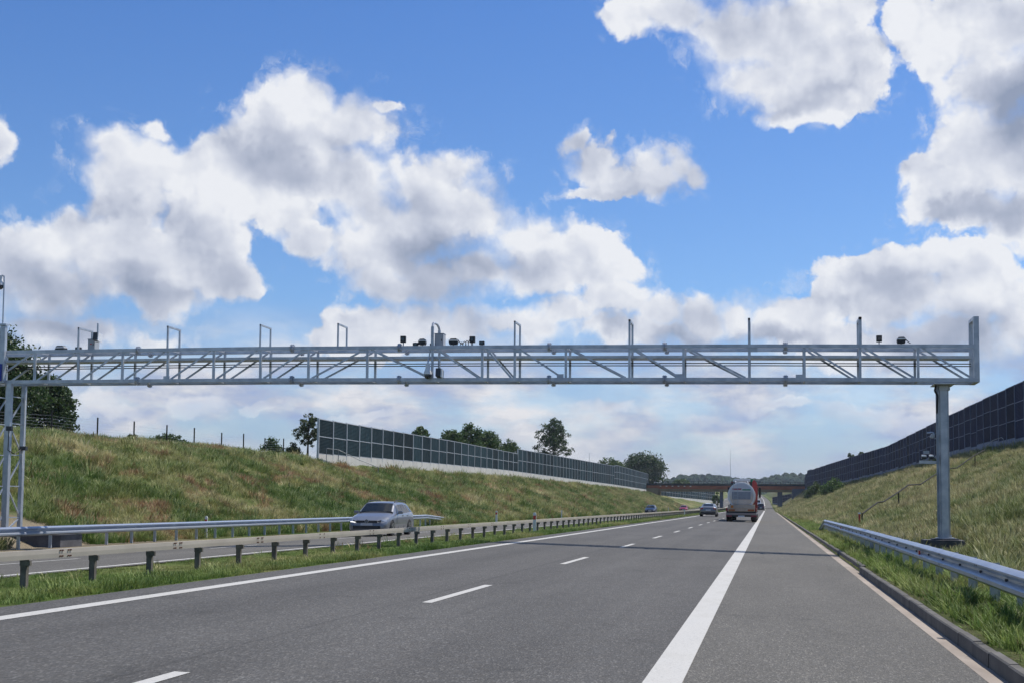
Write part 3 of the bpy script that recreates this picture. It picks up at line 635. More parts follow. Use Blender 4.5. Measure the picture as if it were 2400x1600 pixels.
def dome(x, y, z, label, arm, grp='dome cameras'):
    """rotating dome camera hanging at (x,y,z)= centre of the dark ball"""
    t = empty('dome_camera', (x, y, z)); tag(t, label, 'camera', grp)
    MB().lathe((0, 0, 0), [(.02, .42), (.06, .40), (.075, .30), (.075, .22), (.085, .2), (.13, .10), (.135, .04), (.11, .035)], 18).build('hood', M['white'], t, smooth=True)
    MB().lathe((0, 0, 0), [(.105, .04), (.115, 0), (.10, -.06), (.06, -.10), (.01, -.115)], 18).build('dome', M['glass'], t, smooth=True)
    MB().path([Vector(a) for a in arm], .026, 8).build('arm', M['galv'], t)
dome(-11.0, GY - .18, 5.58, 'white dome camera hanging inside the lattice below the middle cabinet of the gantry', [(0, 0, .40), (0, .1, .55), (0, .18, .6), (.03, .18, .95)])
dome(-26.6, GY - .2, 8.86, 'white dome camera on the tall mast at the left end of the gantry', [(0, 0, .35), (.06, 0, .40), (.14, 0, .36), (.15, 0, .1), (.155, .0, -1.35)], 'mast cameras')
MB().box((-26.44, GY - .16, 7.50), (.3, .2, .06)).build('mast_bracket', M['galv'], None)
bpy.data.objects['mast_bracket'].parent = gantry; bpy.data.objects['mast_bracket'].matrix_parent_inverse = Matrix.Translation(-go)
def speaker(x, y, z, w, h, label, grp):
    t = empty('small_camera', (x, y, z)); tag(t, label, 'camera', grp)
    MB().box((0, 0, 0), (w, .3, h), Matrix.Rotation(-.15, 3, 'X')).build('housing', M['dark'], t, bevel=.01)
    MB().box((w * .62, .02, -.02), (w * .22, .3, h * 1.05), Matrix.Rotation(-.15, 3, 'X')).build('sunshield', M['white'], t)
    MB().bar((0, .05, h / 2 - .05), (0, .05, h / 2 + .35), .05, .05, up=(0, 1, 0)).build('bracket', M['galv'], t)
speaker(-10.63, GY - .12, 5.66, .17, .27, 'small dark box camera with a white shield hanging right of the dome camera', 'box cameras on the gantry')
speaker(-23.0, GY + .1, 7.05, .16, .27, 'black camera in a white shield standing above the left control cabinet', 'box cameras on the gantry')
# bracket with two pale cameras on the right column
t = empty('column_camera_bracket', (5.2, GY + .4, 2.80)); tag(t, 'short bracket with two white cameras on the left side of the right gantry column', 'camera')
MB().bar((-.55, 0, 0), (.05, 0, -.02), .09, .09).build('arm', M['galv'], t)
for dx in (-.42, -.20):
    MB().box((dx, -.03, .19), (.13, .2, .05), Matrix.Rotation(.12, 3, 'X')).build('camera_hood', M['white'], t, bevel=.01)
    MB().box((dx, -.02, .13), (.14, .2, .08)).build('camera_body', M['black'], t)
    MB().tube((dx, 0, .03), (dx, 0, .11), .03).build('stem', M['galv_dark'], t)
MB().box((-.34, 0, .30), (.16, .12, .10)).build('junction_box', M['cabinet'], t)
t = empty('column_camera', (5.1, GY + .4, 3.6)); tag(t, 'small grey camera on a curled arm above the twin camera bracket of the right column', 'camera')
MB().path([Vector((-.22, 0, .1)), Vector((-.05, 0, .12)), Vector((0, 0, .04)), Vector((0, 0, -.06)), Vector((.1, 0, -.08))], .022).build('arm', M['galv'], t)
MB().box((-.06, 0, .0), (.10, .2, .12), Matrix.Rotation(.5, 3, 'Y')).build('housing', M['cabinet'], t, bevel=.01)
# small round boxes clamped under the lower chords at the joints

# ------------------------------------------------------------------ noise barriers
def panel_mat(name, c, c2):
    m = bpy.data.materials.new(name); m.use_nodes = True; t = NT(m.node_tree); b = t.n['Principled BSDF']
    g = t.n.new('ShaderNodeNewGeometry'); p = g.outputs['Position']
    n = t.noise(p, .5, 4, .6); oi = t.n.new('ShaderNodeObjectInfo')
    col = t.mix(t.rng(n, .35, .65), c, c2); col = t.v('SCALE', col, t.m('MULTIPLY', t.rng(oi.outputs['Random'], 0, 1, .62, 1.45), t.rng(t.noise(t.v('MULTIPLY', p, (3, 3, .35)), 1.2, 5, .65), .4, .7, .85, 1.5)))
    w = t.m('SINE', t.m('MULTIPLY', t.sep(p)[2], 2 * math.pi / .125))
    col = t.v('SCALE', col, t.rng(w, .5, .95, .9, 1.7))
    t.put(b.inputs['Base Color'], col); b.inputs['Roughness'].default_value = .8; b.inputs['Specular IOR Level'].default_value = .12
    bn = t.n.new('ShaderNodeBump'); bn.inputs['Distance'].default_value = .01; t.put(bn.inputs['Height'], w); t.l.new(bn.outputs[0], b.inputs['Normal'])
    return m
M['panel'] = panel_mat('absorber_panel', (.010, .024, .031), (.014, .032, .040))
M['panel_r'] = panel_mat('absorber_panel_navy', (.007, .011, .034), (.010, .015, .042))
M['frame'] = mat('barrier_frame', (.48, .51, .54), .5, .3, .1, 1)
M['frame_r'] = mat('barrier_frame_dark', (.16, .19, .27), .7, .05, .15, 1)  # darker, bluer frame colour for the right barriers

def noise_wall(name, label, pts, side, rows_f, top_f, bot_f, gnd_f, mp, mf, mc, start=0, group=None):
    """pts: list of (x,y) post positions; side=+1/-1: direction (x) of the road face"""
    root = empty(name, (pts[0][0], pts[0][1], gnd_f(*pts[0]))); tag(root, label, 'noise barrier', group)
    inv = Matrix.Translation(-Vector(root.location))
    def put(m, nm, mt):
        o = m.build(nm, mt, None); o.parent = root; o.matrix_parent_inverse = inv; return o
    pl = MB(); rl = MB()
    for i, (a, b) in enumerate(zip(pts, pts[1:])):
        ym = (a[1] + b[1]) / 2; zt = top_f(ym); zb = bot_f(ym); n = rows_f(ym)
        d = (Vector((*b, 0)) - Vector((*a, 0))); L = d.length; d.normalize()
        nrm = Vector((d.y, -d.x, 0)); nrm = nrm if nrm.x * side > 0 else -nrm
        A = Vector((*a, 0)); B = Vector((*b, 0)); m = MB()
        for r in range(n):
            z0 = zb + (zt - zb) * r / n + .04; z1 = zb + (zt - zb) * (r + 1) / n - .04
            p0 = A + d * .09; p1 = B - d * .09
            m.bar((p0.x, p0.y, (z0 + z1) / 2), (p1.x, p1.y, (z0 + z1) / 2), .12, z1 - z0)
            if r < n - 1 or True:
                zz_ = z1 + .04; rl.bar((A.x + nrm.x * .02, A.y, zz_ - .0), (B.x + nrm.x * .02, B.y, zz_ - .0), .13, .07)
        rl.bar((A.x + nrm.x * .02, A.y, zb), (B.x + nrm.x * .02, B.y, zb), .13, .06)
        put(m, 'panel', mp)
        g0 = min(gnd_f(*a), gnd_f(*b)) - .6
        zmid = (zb - .04 + g0) / 2
        pl.bar((A.x, A.y + .012, zmid), (B.x, B.y - .012, zmid), .2, zb - .04 - g0)
    put(pl, 'plinth', mc); put(rl, 'cross_rail', mf)
    for i, (x, y) in enumerate(pts):
        ya = min(max(y, pts[0][1] + .1), pts[-1][1] - .1); zt = max(top_f(ya - 1), top_f(ya + 1)) + .05; zb = bot_f(ya)
        put(MB().bar((x + side * .03, y, zb - .35), (x + side * .03, y, zt), .17, .15 if side > 0 else .12, up=(0, 1, 0)), 'post', mf)
    return root
gf = lambda x, y: float(ground_z(x, y))
ptsL = [(-38.0, 110.3 + 3.92 * i) for i in range(84)]
def snap(f, step=3.92, o=110.3): return lambda y: f(o + (math.floor((y - o) / step) + .5) * step)
topL = snap(lambda y: float(ip(y, [110, 161, 204.3, 204.5, 336, 338, 345, 440], [8.5, 8.95, 9.05, 9.8, 11.0, 11.05, 11.4, 11.3])))
botL = lambda y: float(ip(y, [110, 133, 161, 195, 336, 440], [5.5, 5.8, 6.05, 6.3, 6.35, 6.2]))
noise_wall('noise_barrier', 'long dark-panelled noise barrier with pale posts on a white plinth along the left embankment', ptsL, 1,
           lambda y: 2 if y < 338 else 3, topL, botL, gf, M['panel'], M['frame'], M['concrete_wall'])
# right barrier follows the top of the right embankment
ptsR = []; y = 100.0
while y < 432:
    ptsR.append((float(ip(y, WR_Y, WR_X)), y)); sl = (float(ip(y + 1, WR_Y, WR_X)) - float(ip(y - 1, WR_Y, WR_X))) / 2
    y += 3.95 / math.hypot(1, sl)
def topR(y):
    k = math.floor(y / 11.8); yy_ = (k + .5) * 11.8
    return float(ip(yy_, [100, 142, 175, 240, 290, 350, 395, 396, 440], [12.6, 12.4, 12.2, 11.8, 12.0, 11.9, 11.4, 12.6, 9.8]))
noise_wall('noise_barrier', 'tall dark navy noise barrier of three panel rows along the top of the right embankment', ptsR, -1,
           lambda y: 3, topR, lambda y: gf(float(ip(y, WR_Y, WR_X)) - .1, y) + .75, gf, M['panel_r'], M['frame_r'], M['frame_r'])

# ------------------------------------------------------------------ safety barriers
W_PROF = [(0, .155), (.02, .152), (.088, .105), (.088, .082), (.012, .028), (.012, -.004), (.088, -.056), (.088, -.105), (.02, -.152), (0, -.155)]
def sweep(m, prof, pts, side, th=.004):
    """prof (out, z) swept along pts; out is towards the traffic (side = sign of x)"""
    n = len(prof); vs = []; fs = []
    for i, p in enumerate(pts):
        a = Vector(pts[max(0, i - 1)]); b = Vector(pts[min(len(pts) - 1, i + 1)]); d = (b - a); d.z = 0; d.normalize()
        nr = Vector((d.y, -d.x, 0)); nr = nr if nr.x * side > 0 else -nr
        for (o, z) in prof: vs.append(Vector(p) + nr * o + Vector((0, 0, z)))
        for (o, z) in prof: vs.append(Vector(p) + nr * (o - th) + Vector((0, 0, z)))
    for i in range(len(pts) - 1):
        for j in range(n - 1):
            k = i * 2 * n + j; q = k + 2 * n
            fs.append((k, k + 1, q + 1, q)); fs.append((k + n, q + n, q + n + 1, k + n + 1))
    m.add(vs, fs); return m
# right: W-beam rail along our shoulder
g = empty('guardrail', (2.9, 40, .05)); tag(g, 'shiny zinc W-beam guardrail along the right shoulder in front of the gantry column', 'guardrail', 'W-beam guardrails')
inv = Matrix.Translation(-Vector(g.location))
def pg(m, nm, mt, root=g, iv=inv, **k):
    o = m.build(nm, mt, None, **k); o.parent = root; o.matrix_parent_inverse = iv; return o
railz = lambda y: float(ip(y, [4, 14, 20, 40, 70, 76.5], [.50, .51, .54, .57, .57, .05]))
pts = [(2.86, y, railz(y)) for y in np.concatenate([np.arange(4, 70, 4.0), np.arange(70, 77.1, 1)])]
pg(sweep(MB(), W_PROF, pts, -1), 'rail', M['rail_new'], smooth=True)
k = 0
for y in np.arange(5.2, 75, 2.0):
    z = railz(y); m = MB(); x = 3.02; zb = gf(x, y) - .4
    m.box((x, y + .045, (z + .12 + zb) / 2), (.12, .006, z + .12 - zb)); m.box((x - .06, y + .015, (z + .12 + zb) / 2), (.006, .06, z + .12 - zb)); m.box((x + .06, y + .015, (z + .12 + zb) / 2), (.006, .06, z + .12 - zb))
    m.box((x - .09, y, z), (.09, .07, .16))
    pg(m, 'post', M['galv'])
for y in np.arange(5.2, 75, 2.0): pg(MB().box((2.835, y, railz(y)), (.012, .09, .035)).box((2.835, y, railz(y)), (.03, .03, .03)), 'bolt', M['dark'])
for y in np.arange(7.2, 40, 4.0):
    for dy in (-.07, .07):
        for dz in (-.085, .085): pg(MB().box((2.775, y + dy, railz(y) + dz), (.012, .022, .022)), 'splice_bolt', M['dark'])
for y in (26.4, 54.0): pg(MB().box((2.80, y, railz(y)), (.03, .16, .07)), 'reflector', M['red'])
# left: W-beam rail on the far side of the opposite carriageway
g2 = empty('guardrail', (-24, 60, -.25)); tag(g2, 'blue-grey W-beam guardrail on the far side of the opposite carriageway below the left embankment', 'guardrail', 'W-beam guardrails')
iv2 = Matrix.Translation(-Vector(g2.location))
pts = [(-24 - max(0, (y - 92)) ** 1.35 * .045, y, float(ip(y, [10, 40, 94, 114], [.33, .34, .39, -.15]))) for y in np.concatenate([np.arange(16, 92, 4.0), np.arange(92, 115, 2)])]
pg(sweep(MB(), W_PROF, pts, 1), 'rail', M['rail_new'], g2, iv2, smooth=True)
for y in np.arange(18.4, 112, 2.0):
    x = -24.12 - max(0, (y - 92)) ** 1.35 * .045; z = float(ip(y, [10, 40, 94, 114], [.33, .34, .39, -.15]))
    m = MB().box((x, y, (z - .75) / 2 + .0), (.10, .06, z + .75)); m.box((x + .07, y, z), (.08, .06, .16)); pg(m, 'post', M['galv'], g2, iv2)
# median: flat box-beam barrier
g3 = empty('median_barrier', (-11.1, 60, 0)); tag(g3, 'weathered beige box-beam barrier on dark posts in the grassy median', 'guardrail')
iv3 = Matrix.Translation(-Vector(g3.location))
mz = lambda y: float(ip(y, [5, 18, 28, 58, 102, 200], [.555, .555, .55, .565, .60, .62])) + float(rise(y))
BX = [(0, .066), (.012, .070), (.03, .068), (.034, .0), (.03, -.068), (.012, -.070), (0, -.066)]
pts = [(-11.0 + float(curve(y)), y, mz(y)) for y in np.concatenate([np.arange(8, 120, 4.0), np.arange(120, 760, 10)])]
m = MB()
m.cur = 0; sweep(m, BX, pts, 1, .012)
pg(m, 'beam', M['rail_old'], g3, iv3)
ally = np.arange(10.28, 700, 2.105)
far = MB()
for i, y in enumerate(ally):
    x = -11.065 + float(curve(y)); zt2 = mz(y) - .02; zb2 = gf(x, y) - .25; zc = (zt2 + zb2) / 2; h = zt2 - zb2
    m = far if i >= 98 else MB()
    m.box((x - .0, y, zc), (.09, .008, h)); m.box((x + .045, y + .035, zc), (.008, .078, h)); m.box((x - .045, y + .035, zc), (.008, .078, h))
    m.box((x + .03, y + .01, zt2 - .10), (.17, .05, .08))
    if i < 98: pg(m, 'post', M['post_old'], g3, iv3)
tag(pg(far, 'post', M['post_old'], g3, iv3), kind='stuff')
M['rust'] = mat('rusty_bolt', (.14, .06, .04), .8)
for y in [19.75, 23.9, 28.1, 32.3, 36.6, 40.8, 45, 49.2, 53.5]:
    m = MB()
    for dy in (-.16, -.09, .09, .16):
        if y > 30 and abs(dy) < .1: continue
        for dz in (-.045, .045): m.box((-10.958, y + dy, mz(y) + dz), (.018, .03, .022))
    pg(m, 'splice_bolts', M['rust'], g3, iv3)

# ------------------------------------------------------------------ delineator posts, stair rail
def delineator(x, y, h, label, red=True, wide=1.0):
    t = empty('delineator_post', (x, y, gf(x, y))); tag(t, label, 'delineator', 'white roadside delineator posts')
    w = .12 * wide
    m = MB(); m.prism([(-w / 2, -.1), (w / 2, -.1), (w / 2, h - .06), (w * .2, h), (-w / 2, h - .03)], -.03, .03); m.build('body', M['white'], t, bevel=.006)
    if red: MB().box((0, -.034, h - .24), (w * .9, .012, .18)).build('reflector', M['red'], t)
delineator(-24.6, 56.5, .98, 'white delineator post just behind the far guardrail at the left')
delineator(-23.6, 117, 1.0, 'broad white delineator post with a red mark near the end of the far guardrail', wide=1.5)
delineator(-24, 158, .95, 'thin white delineator post at the foot of the left embankment', red=False)
delineator(-24, 333, 1.0, 'tiny far white delineator post by the opposite carriageway, near the blue car', red=False)
delineator(-10.6, 61.5, .95, 'white delineator post with a red reflector fixed in front of the median barrier', wide=1.2)
delineator(-10.6, 176, .75, 'short white delineator post in front of the far median barrier', red=False)
t = empty('delineator_post', (5.0, 77, gf(5.0, 77))); tag(t, 'red delineator post with a white cap behind the start of the right guardrail', 'delineator', 'white roadside delineator posts')
MB().box((0, 0, .34), (.11, .07, .85)).build('body', M['red'], t); MB().box((0, 0, .80), (.15, .1, .08)).build('cap', M['white'], t)

def slope_hit(px_, py_):
    """point where the line of sight of the survey photo meets the embankment raised by the rail height"""
    return None
HR = [(5.21, 78.04, 0.3), (5.22, 78.07, 1.0), (6.37, 81.76, 1.66), (6.79, 83.1, 1.7), (8.05, 87.12, 2.33), (8.92, 89.91, 2.82), (10.06, 93.54, 2.92), (12.25, 100.57, 4.02), (13.54, 104.67, 4.33), (14.14, 106.62, 4.39), (16.61, 114.5, 5.68), (18.1, 119.27, 6.27)]
M['rail_dark'] = mat('dark_handrail', (.012, .014, .012), .8, 0)
t = empty('stair_handrail', HR[0]); tag(t, 'thin dark handrail climbing the right embankment in zigzag flights', 'handrail')
iv4 = Matrix.Translation(-Vector(HR[0]))
def ph(m, nm):
    o = m.build(nm, M['rail_dark'], None); o.parent = t; o.matrix_parent_inverse = iv4
ph(MB().path([Vector(p) for p in HR], .045, 6), 'rail')
for k in (1, 4, 7, 10, 12):
    if k < len(HR):
        p = HR[k]; ph(MB().tube((p[0], p[1], gf(p[0], p[1]) - .2), p, .045, n=6), 'post')
# rail of the steps at the start of the left noise barrier, and one at the top right
M['rail_grey'] = mat('grey_handrail', (.25, .27, .29), .5, .4)
t5 = empty('stair_handrail', (-37.3, 112.5, 5)); tag(t5, 'grey handrail of the steps in front of the white plinth of the left noise barrier', 'handrail')
iv5 = Matrix.Translation(-Vector(t5.location))
for nm, P in (('rail', [(-37.5, 111.2, 6.0), (-37.4, 114.2, 6.0), (-36.0, 115.6, 5.2), (-34.6, 117.2, 4.55)]), ('post', [(-37.5, 111.2, 4.6), (-37.5, 111.2, 6.0)]), ('post', [(-37.4, 114.2, 4.6), (-37.4, 114.2, 6.0)]), ('post', [(-34.6, 117.2, 3.9), (-34.6, 117.2, 4.55)])):
    o = MB().path([Vector(p) for p in P], .03).build(nm, M['rail_grey'], None); o.parent = t5; o.matrix_parent_inverse = iv5
t6 = empty('stair_handrail', (20.9, 128, 7)); tag(t6, 'curved grey handrail at the foot of the right noise barrier', 'handrail')
iv6 = Matrix.Translation(-Vector(t6.location)); zz6 = gf(20.9, 128)
for nm, P in (('rail', [(20.9, 137, zz6 + .9), (20.9, 133, zz6 + 1.25), (20.9, 128, zz6 + 1.3), (20.9, 127, zz6 + 1.1)]), ('post', [(20.9, 127, zz6 - .2), (20.9, 127, zz6 + 1.1)]), ('post', [(20.9, 133, zz6 - .2), (20.9, 133, zz6 + 1.25)])):
    o = MB().path([Vector(p) for p in P], .03).build(nm, M['rail_grey'], None); o.parent = t6; o.matrix_parent_inverse = iv6

# wire fence on the crest of the left embankment: one fence, posts and strands as parts
fy = [84.8, 90.2, 95.6, 100.6, 106.1, 110.9, 116, 120.8]
ff = empty('wire_fence', (-45, 84, 5)); tag(ff, 'wire fence with slender dark posts on the crest of the left embankment', 'fence')
iv7 = Matrix.Translation(-Vector(ff.location))
for y in [59, 66, 72.5, 78.8] + fy:
    o = MB().tube((-45, y, gf(-45, y) - .3), (-45, y, gf(-45, y) + 1.7), .055, n=6).build('post', M['rail_dark'], None); o.parent = ff; o.matrix_parent_inverse = iv7
m = MB(); yy_ = [59, 66, 72.5, 78.8] + fy
for a, b in zip(yy_, yy_[1:]):
    for k in range(7): h = .15 + k * .2; m.tube((-45, a, gf(-45, a) + h), (-45, b, gf(-45, b) + h), .004, n=3, cap=False)
o = m.build('wire', M['galv_dark'], None); o.parent = ff; o.matrix_parent_inverse = iv7

# ------------------------------------------------------------------ vehicles
def paint(name, c, c2=None, rough=.28, metal=.35):
    return mat(name, c, rough, metal, coat=.6)
M['silver'] = paint('silver_paint', (.24, .25, .28), metal=.4); M['bluegrey'] = paint('blue_grey_paint', (.21, .21, .225), metal=.5)
M['navy'] = paint('navy_paint', (.010, .016, .04)); M['redp'] = paint('red_paint', (.32, .006, .005)); M['whitep'] = paint('white_paint', (.75, .76, .78), metal=0)
M['cglass'] = mat('car_glass', (.012, .016, .022), .05, 0, spec=.45)
M['tyre'] = mat('tyre', (.02, .02, .022), .8); M['rim'] = mat('alloy_rim', (.42, .43, .45), .3, .8)
M['trim'] = mat('black_trim', (.02, .021, .024), .5)
M['lamp'] = mat('headlamp_glass', (.62, .66, .72), .08, .2, spec=.8, coat=.5); M['drl'] = mat('running_light', (.9, .9, .9), .3, emit=((1, .98, .95), 1.6))
M['taill'] = mat('tail_lamp', (.35, .02, .02), .2, coat=.4)
def car(name, label, cat_, loc, rz, body, L=4.56, W=1.8, H=1.48, kind='estate', group=None, detail=True):
    root = empty(name, loc, rz); tag(root, label, cat_, group)
    # stations from the front (s=0) to the rear (s=L)
    if kind == 'estate':
        s_ = [0, .06, .2, .55, 1.0, 1.28, 1.95, 2.3, 3.0, 3.75, 4.2, 4.42, 4.52, L]
        zt = [.52, .62, .69, .83, .94, 1.00, 1.40, 1.46, H, 1.45, 1.38, 1.02, .95, .80]
    elif kind == 'sedan':
        s_ = [0, .06, .2, .55, 1.0, 1.30, 1.95, 2.3, 2.9, 3.3, 4.0, 4.35, 4.5, L]
        zt = [.60, .66, .72, .86, .95, 1.00, 1.38, 1.43, H, 1.40, 1.12, 1.08, 1.02, .85]
    else:
        s_ = [0, .06, .2, .5, .9, 1.15, 1.7, 2.1, 3.0, 3.9, 4.25, 4.45, 4.52, L]
        zt = [.80, .90, .98, 1.05, 1.10, 1.15, H - .12, H - .03, H, H - .02, H - .08, 1.3, 1.2, .9]
    zs = [.46, .55, .62, .75, .86, .90, .93, .94, .95, .97, .98, .97, .92, .76]
    if kind == 'suv': zs = [z + .12 for z in zs]
    wb = [.60, .74, .83, .885, .90, .90, .90, .90, .90, .90, .885, .86, .82, .76]
    wt = [.5, .60, .70, .76, .78, .77, .66, .62, .60, .60, .60, .66, .70, .66]
    zb = [.26, .22, .19, .19, .19, .19, .19, .19, .19, .19, .2, .24, .3, .36]
    sc = L / s_[-1]; sw = W / 1.8
    def at(s):
        g = lambda a: float(np.interp(s / sc, s_, a)); return g(zb), g(zs), g(zt), g(wb) * sw, g(wt) * sw
    def sec(s):
        b, z, t, w, q = at(s)
        return [(0, b), (w * .86, b), (w * .96, b + .05), (w * .995, b + .18), (w, b + (z - b) * .5), (w * .985, z - .06), (w * .955, z), (q + (w * .955 - q) * .12, z + (t - .045 - z) * .9), (q * .93, t - .015), (q * .6, t), (0, t + .006)]
    S = np.unique(np.concatenate([np.linspace(0, .25, 6), np.linspace(.25, L - .25, 44), np.linspace(L - .25, L, 6)])); rows = [sec(s) for s in S]
    y_ = lambda s: L / 2 - s
    m = MB(); n = len(rows[0]); vs = []; fs = []
    for s, r_ in zip(S, rows):
        for (x, z) in r_: vs.append((x, y_(s), z))
        for (x, z) in r_[1:-1]: vs.append((-x, y_(s), z))
    N = 2 * n - 2
    def idx(i, j): return i * N + (j if j < n else n + (2 * n - 2 - j) - 1)
    for i in range(len(S) - 1):
        for j in range(2 * n - 2):
            a = j; b = (j + 1) % (2 * n - 2); fs.append((idx(i, a), idx(i, b), idx(i + 1, b), idx(i + 1, a)))
    fs.append(tuple(idx(0, j) for j in range(2 * n - 2))); fs.append(tuple(idx(len(S) - 1, j) for j in range(2 * n - 2))[::-1])
    m.add(vs, fs); m.build('body', body, root, smooth=True)
    def sidept(s, v, off=.008):
        b, z, t, w, q = at(s); a = Vector((w * .955, z)); c = Vector((q + (w * .955 - q) * .12, z + (t - .045 - z) * .9))
        p = a.lerp(c, v); return p.x + off, p.y
    def sidewin(s0, s1, v0=.08, v1=.93, sg=1, slant0=0, slant1=0):
        m = MB(); K = 8; vs = []; fs = []
        for i in range(K + 1):
            for k, v in enumerate((v0, v1)):
                a = s0 + (slant0 if k else 0); b = s1 + (slant1 if k else 0); s = a + (b - a) * i / K
                x, z = sidept(s, v); vs.append((sg * x, y_(s), z))
        fs = [(2 * i, 2 * i + 1, 2 * i + 3, 2 * i + 2) for i in range(K)]; m.add(vs, fs); m.build('side_window', M['cglass'], root)
    def topwin(s0, s1, f=.9, name='windscreen', off=.010):
        m = MB(); K = 8; J = 8; vs = []; fs = []
        for i in range(K + 1):
            s = s0 + (s1 - s0) * i / K; b, z, t, w, q = at(s); ds = .01
            dt = (at(s + ds)[2] - at(s - ds)[2]) / (2 * ds); nrm = Vector((0, dt, 1)).normalized()
            for j in range(J + 1):
                u = -1 + 2 * j / J; x = u * q * f; au = abs(x) / q
                zz = t + .006 - (.006 * min(au / .6, 1) + .015 * max(0, (au - .6) / .33)); vs.append((x, y_(s) + nrm.y * off, zz + nrm.z * off))
        for i in range(K):
            for j in range(J): a = i * (J + 1) + j; fs.append((a, a + 1, a + J + 2, a + J + 1))
        m.add(vs, fs); m.build(name, M['cglass'], root)
    c0, c1 = (1.28, 1.95) if kind != 'suv' else (1.15, 1.7)
    topwin((c0 + .07) * sc, (c1 - .02) * sc, .90)
    if kind == 'estate': topwin(4.22 * sc, 4.40 * sc, .86, 'rear_window')
    elif kind == 'sedan': topwin(3.34 * sc, 3.95 * sc, .86, 'rear_window')
    else: topwin(4.27 * sc, 4.43 * sc, .86, 'rear_window')
    e1 = 4.0 if kind == 'estate' else 3.6
    for sg in (1, -1):
        sidewin(1.62 * sc, 2.62 * sc, sg=sg, slant0=.33); sidewin(2.70 * sc, 3.42 * sc, sg=sg, slant1=-.05)
        if kind == 'estate': sidewin(3.50 * sc, 4.12 * sc, v0=.12, sg=sg, slant1=-.22)
    for sg in (1, -1):                                            # wheels and arches
        for s in (.86 * sc, (L - .98)):
            yy = y_(s); b, z, t, w, q = at(s)
            a_ = MB(); pts_ = [(yy + .37 * math.cos(a), .32 + .37 * math.sin(a)) for a in np.linspace(-.3, math.pi + .3, 16)]
            a_.prism(pts_, sg * (w * .55), sg * (w + .004), 'X'); a_.build('wheel_arch', M['trim'], root)
            wr = empty('wheel', (sg * (w - .10), yy, .318)); wr.parent = root
            MB().lathe((0, 0, 0), [(.20, -.11), (.30, -.11), (.318, -.09), (.318, .09), (.30, .118), (.215, .122)] if sg > 0 else [(.215, -.122), (.30, -.118), (.318, -.09), (.318, .09), (.30, .11), (.20, .11)], 22, 'X').build('tyre', M['tyre'], wr)
            rm = MB(); rm.lathe((sg * .125, 0, 0), [(.225, -.006), (.225, .006)], 22, 'X'); rm.cur = 0
            rm.build('rim', M['rim'], wr)
            sp = MB()
            for k in range(5):
                a = k * 2 * math.pi / 5 + .4; sp.prism([(.10 * math.cos(a - .45), .10 * math.sin(a - .45)), (.19 * math.cos(a - .22), .19 * math.sin(a - .22)), (.20 * math.cos(a), .20 * math.sin(a)), (.19 * math.cos(a + .22), .19 * math.sin(a + .22)), (.10 * math.cos(a + .45), .10 * math.sin(a + .45))], sg * .131, sg * .134, 'X')
            sp.build('rim_openings', M['trim'], wr)
    f0 = L / 2; dz_ = -.08 if kind == 'estate' else 0
    def frontx(z_): return f0
    for sg in (1, -1):
        hl = MB(); hl.add([(sg * .46 * sw, f0 - .0, .64), (sg * .80 * sw, f0 - .20, .68), (sg * .84 * sw, f0 - .30, .80), (sg * .60 * sw, f0 - .12, .77), (sg * .46 * sw, f0 - .035, .70),
                           (sg * .46 * sw, f0 - .3, .64), (sg * .80 * sw, f0 - .4, .68), (sg * .82 * sw, f0 - .45, .79), (sg * .60 * sw, f0 - .4, .76), (sg * .46 * sw, f0 - .3, .70)],
                          [(0, 1, 2, 3, 4), (0, 5, 6, 1), (1, 6, 7, 2), (2, 7, 8, 3), (3, 8, 9, 4), (4, 9, 5, 0)])
        hl.build('headlight', M['lamp'], root, loc=(0, 0, dz_))
        if detail:
            if sg > 0: MB().bar((sg * .50 * sw, f0 + .006, .665), (sg * .76 * sw, f0 - .145, .69), .02, .028).build('running_light', M['drl'], root, loc=(0, 0, dz_))
            MB().bar((sg * .49 * sw, f0 + .01, .70), (sg * .60 * sw, f0 - .08, .735), .05, .05).build('lamp_inner', M['trim'], root, loc=(0, 0, dz_))
        mr = MB().box((sg * (W / 2 + .10), f0 - 1.72, 1.00), (.20, .10, .13)); mr.build('mirror', body, root, bevel=.03)
        MB().bar((sg * (W / 2 - .06), f0 - 1.70, .93), (sg * (W / 2 + .06), f0 - 1.72, .95), .06, .03).build('mirror_stalk', M['trim'], root)
        MB().box((sg * .66 * sw, -f0 + .06, .86 if kind != 'suv' else 1.0), (.30, .12, .16)).build('tail_light', M['taill'], root, bevel=.02)
        if kind == 'estate' and detail:
            MB().path([Vector((sg * .60, f0 - 2.15, 1.44)), Vector((sg * .60, f0 - 2.3, 1.50)), Vector((sg * .585, f0 - 3.1, 1.525)), Vector((sg * .585, f0 - 3.9, 1.49)), Vector((sg * .58, f0 - 4.1, 1.42))], .02).build('roof_rail', M['trim'], root)
        if detail:
            for s in (1.75, 2.66, 3.46):
                x, z = sidept(s, 0.0, .003); b, zz, t, w, q = at(s)
                MB().bar((sg * (w + .001), y_(s), .34), (sg * x, y_(s), z), .008, .012, up=(0, 1, 0)).build('door_seam', M['trim'], root)
            for s in (2.5, 3.3): MB().box((sg * (W / 2 - .004), y_(s), .86), (.03, .16, .03)).build('door_handle', body, root)
            MB().box((sg * (W / 2 - .012), y_(2.6), .30), (.02, 1.9, .05)).build('sill_trim', M['trim'], root)
    MB().prism([(-.47 * sw, .66), (.47 * sw, .66), (.45 * sw, .74), (-.45 * sw, .74)], f0 - .2, f0 + .012).build('grille', M['trim'], root, loc=(0, 0, dz_))
    MB().prism([(-.62 * sw, .30), (.62 * sw, .30), (.52 * sw, .44), (-.52 * sw, .44)], f0 - .3, f0 + .010).build('lower_grille', M['trim'], root)
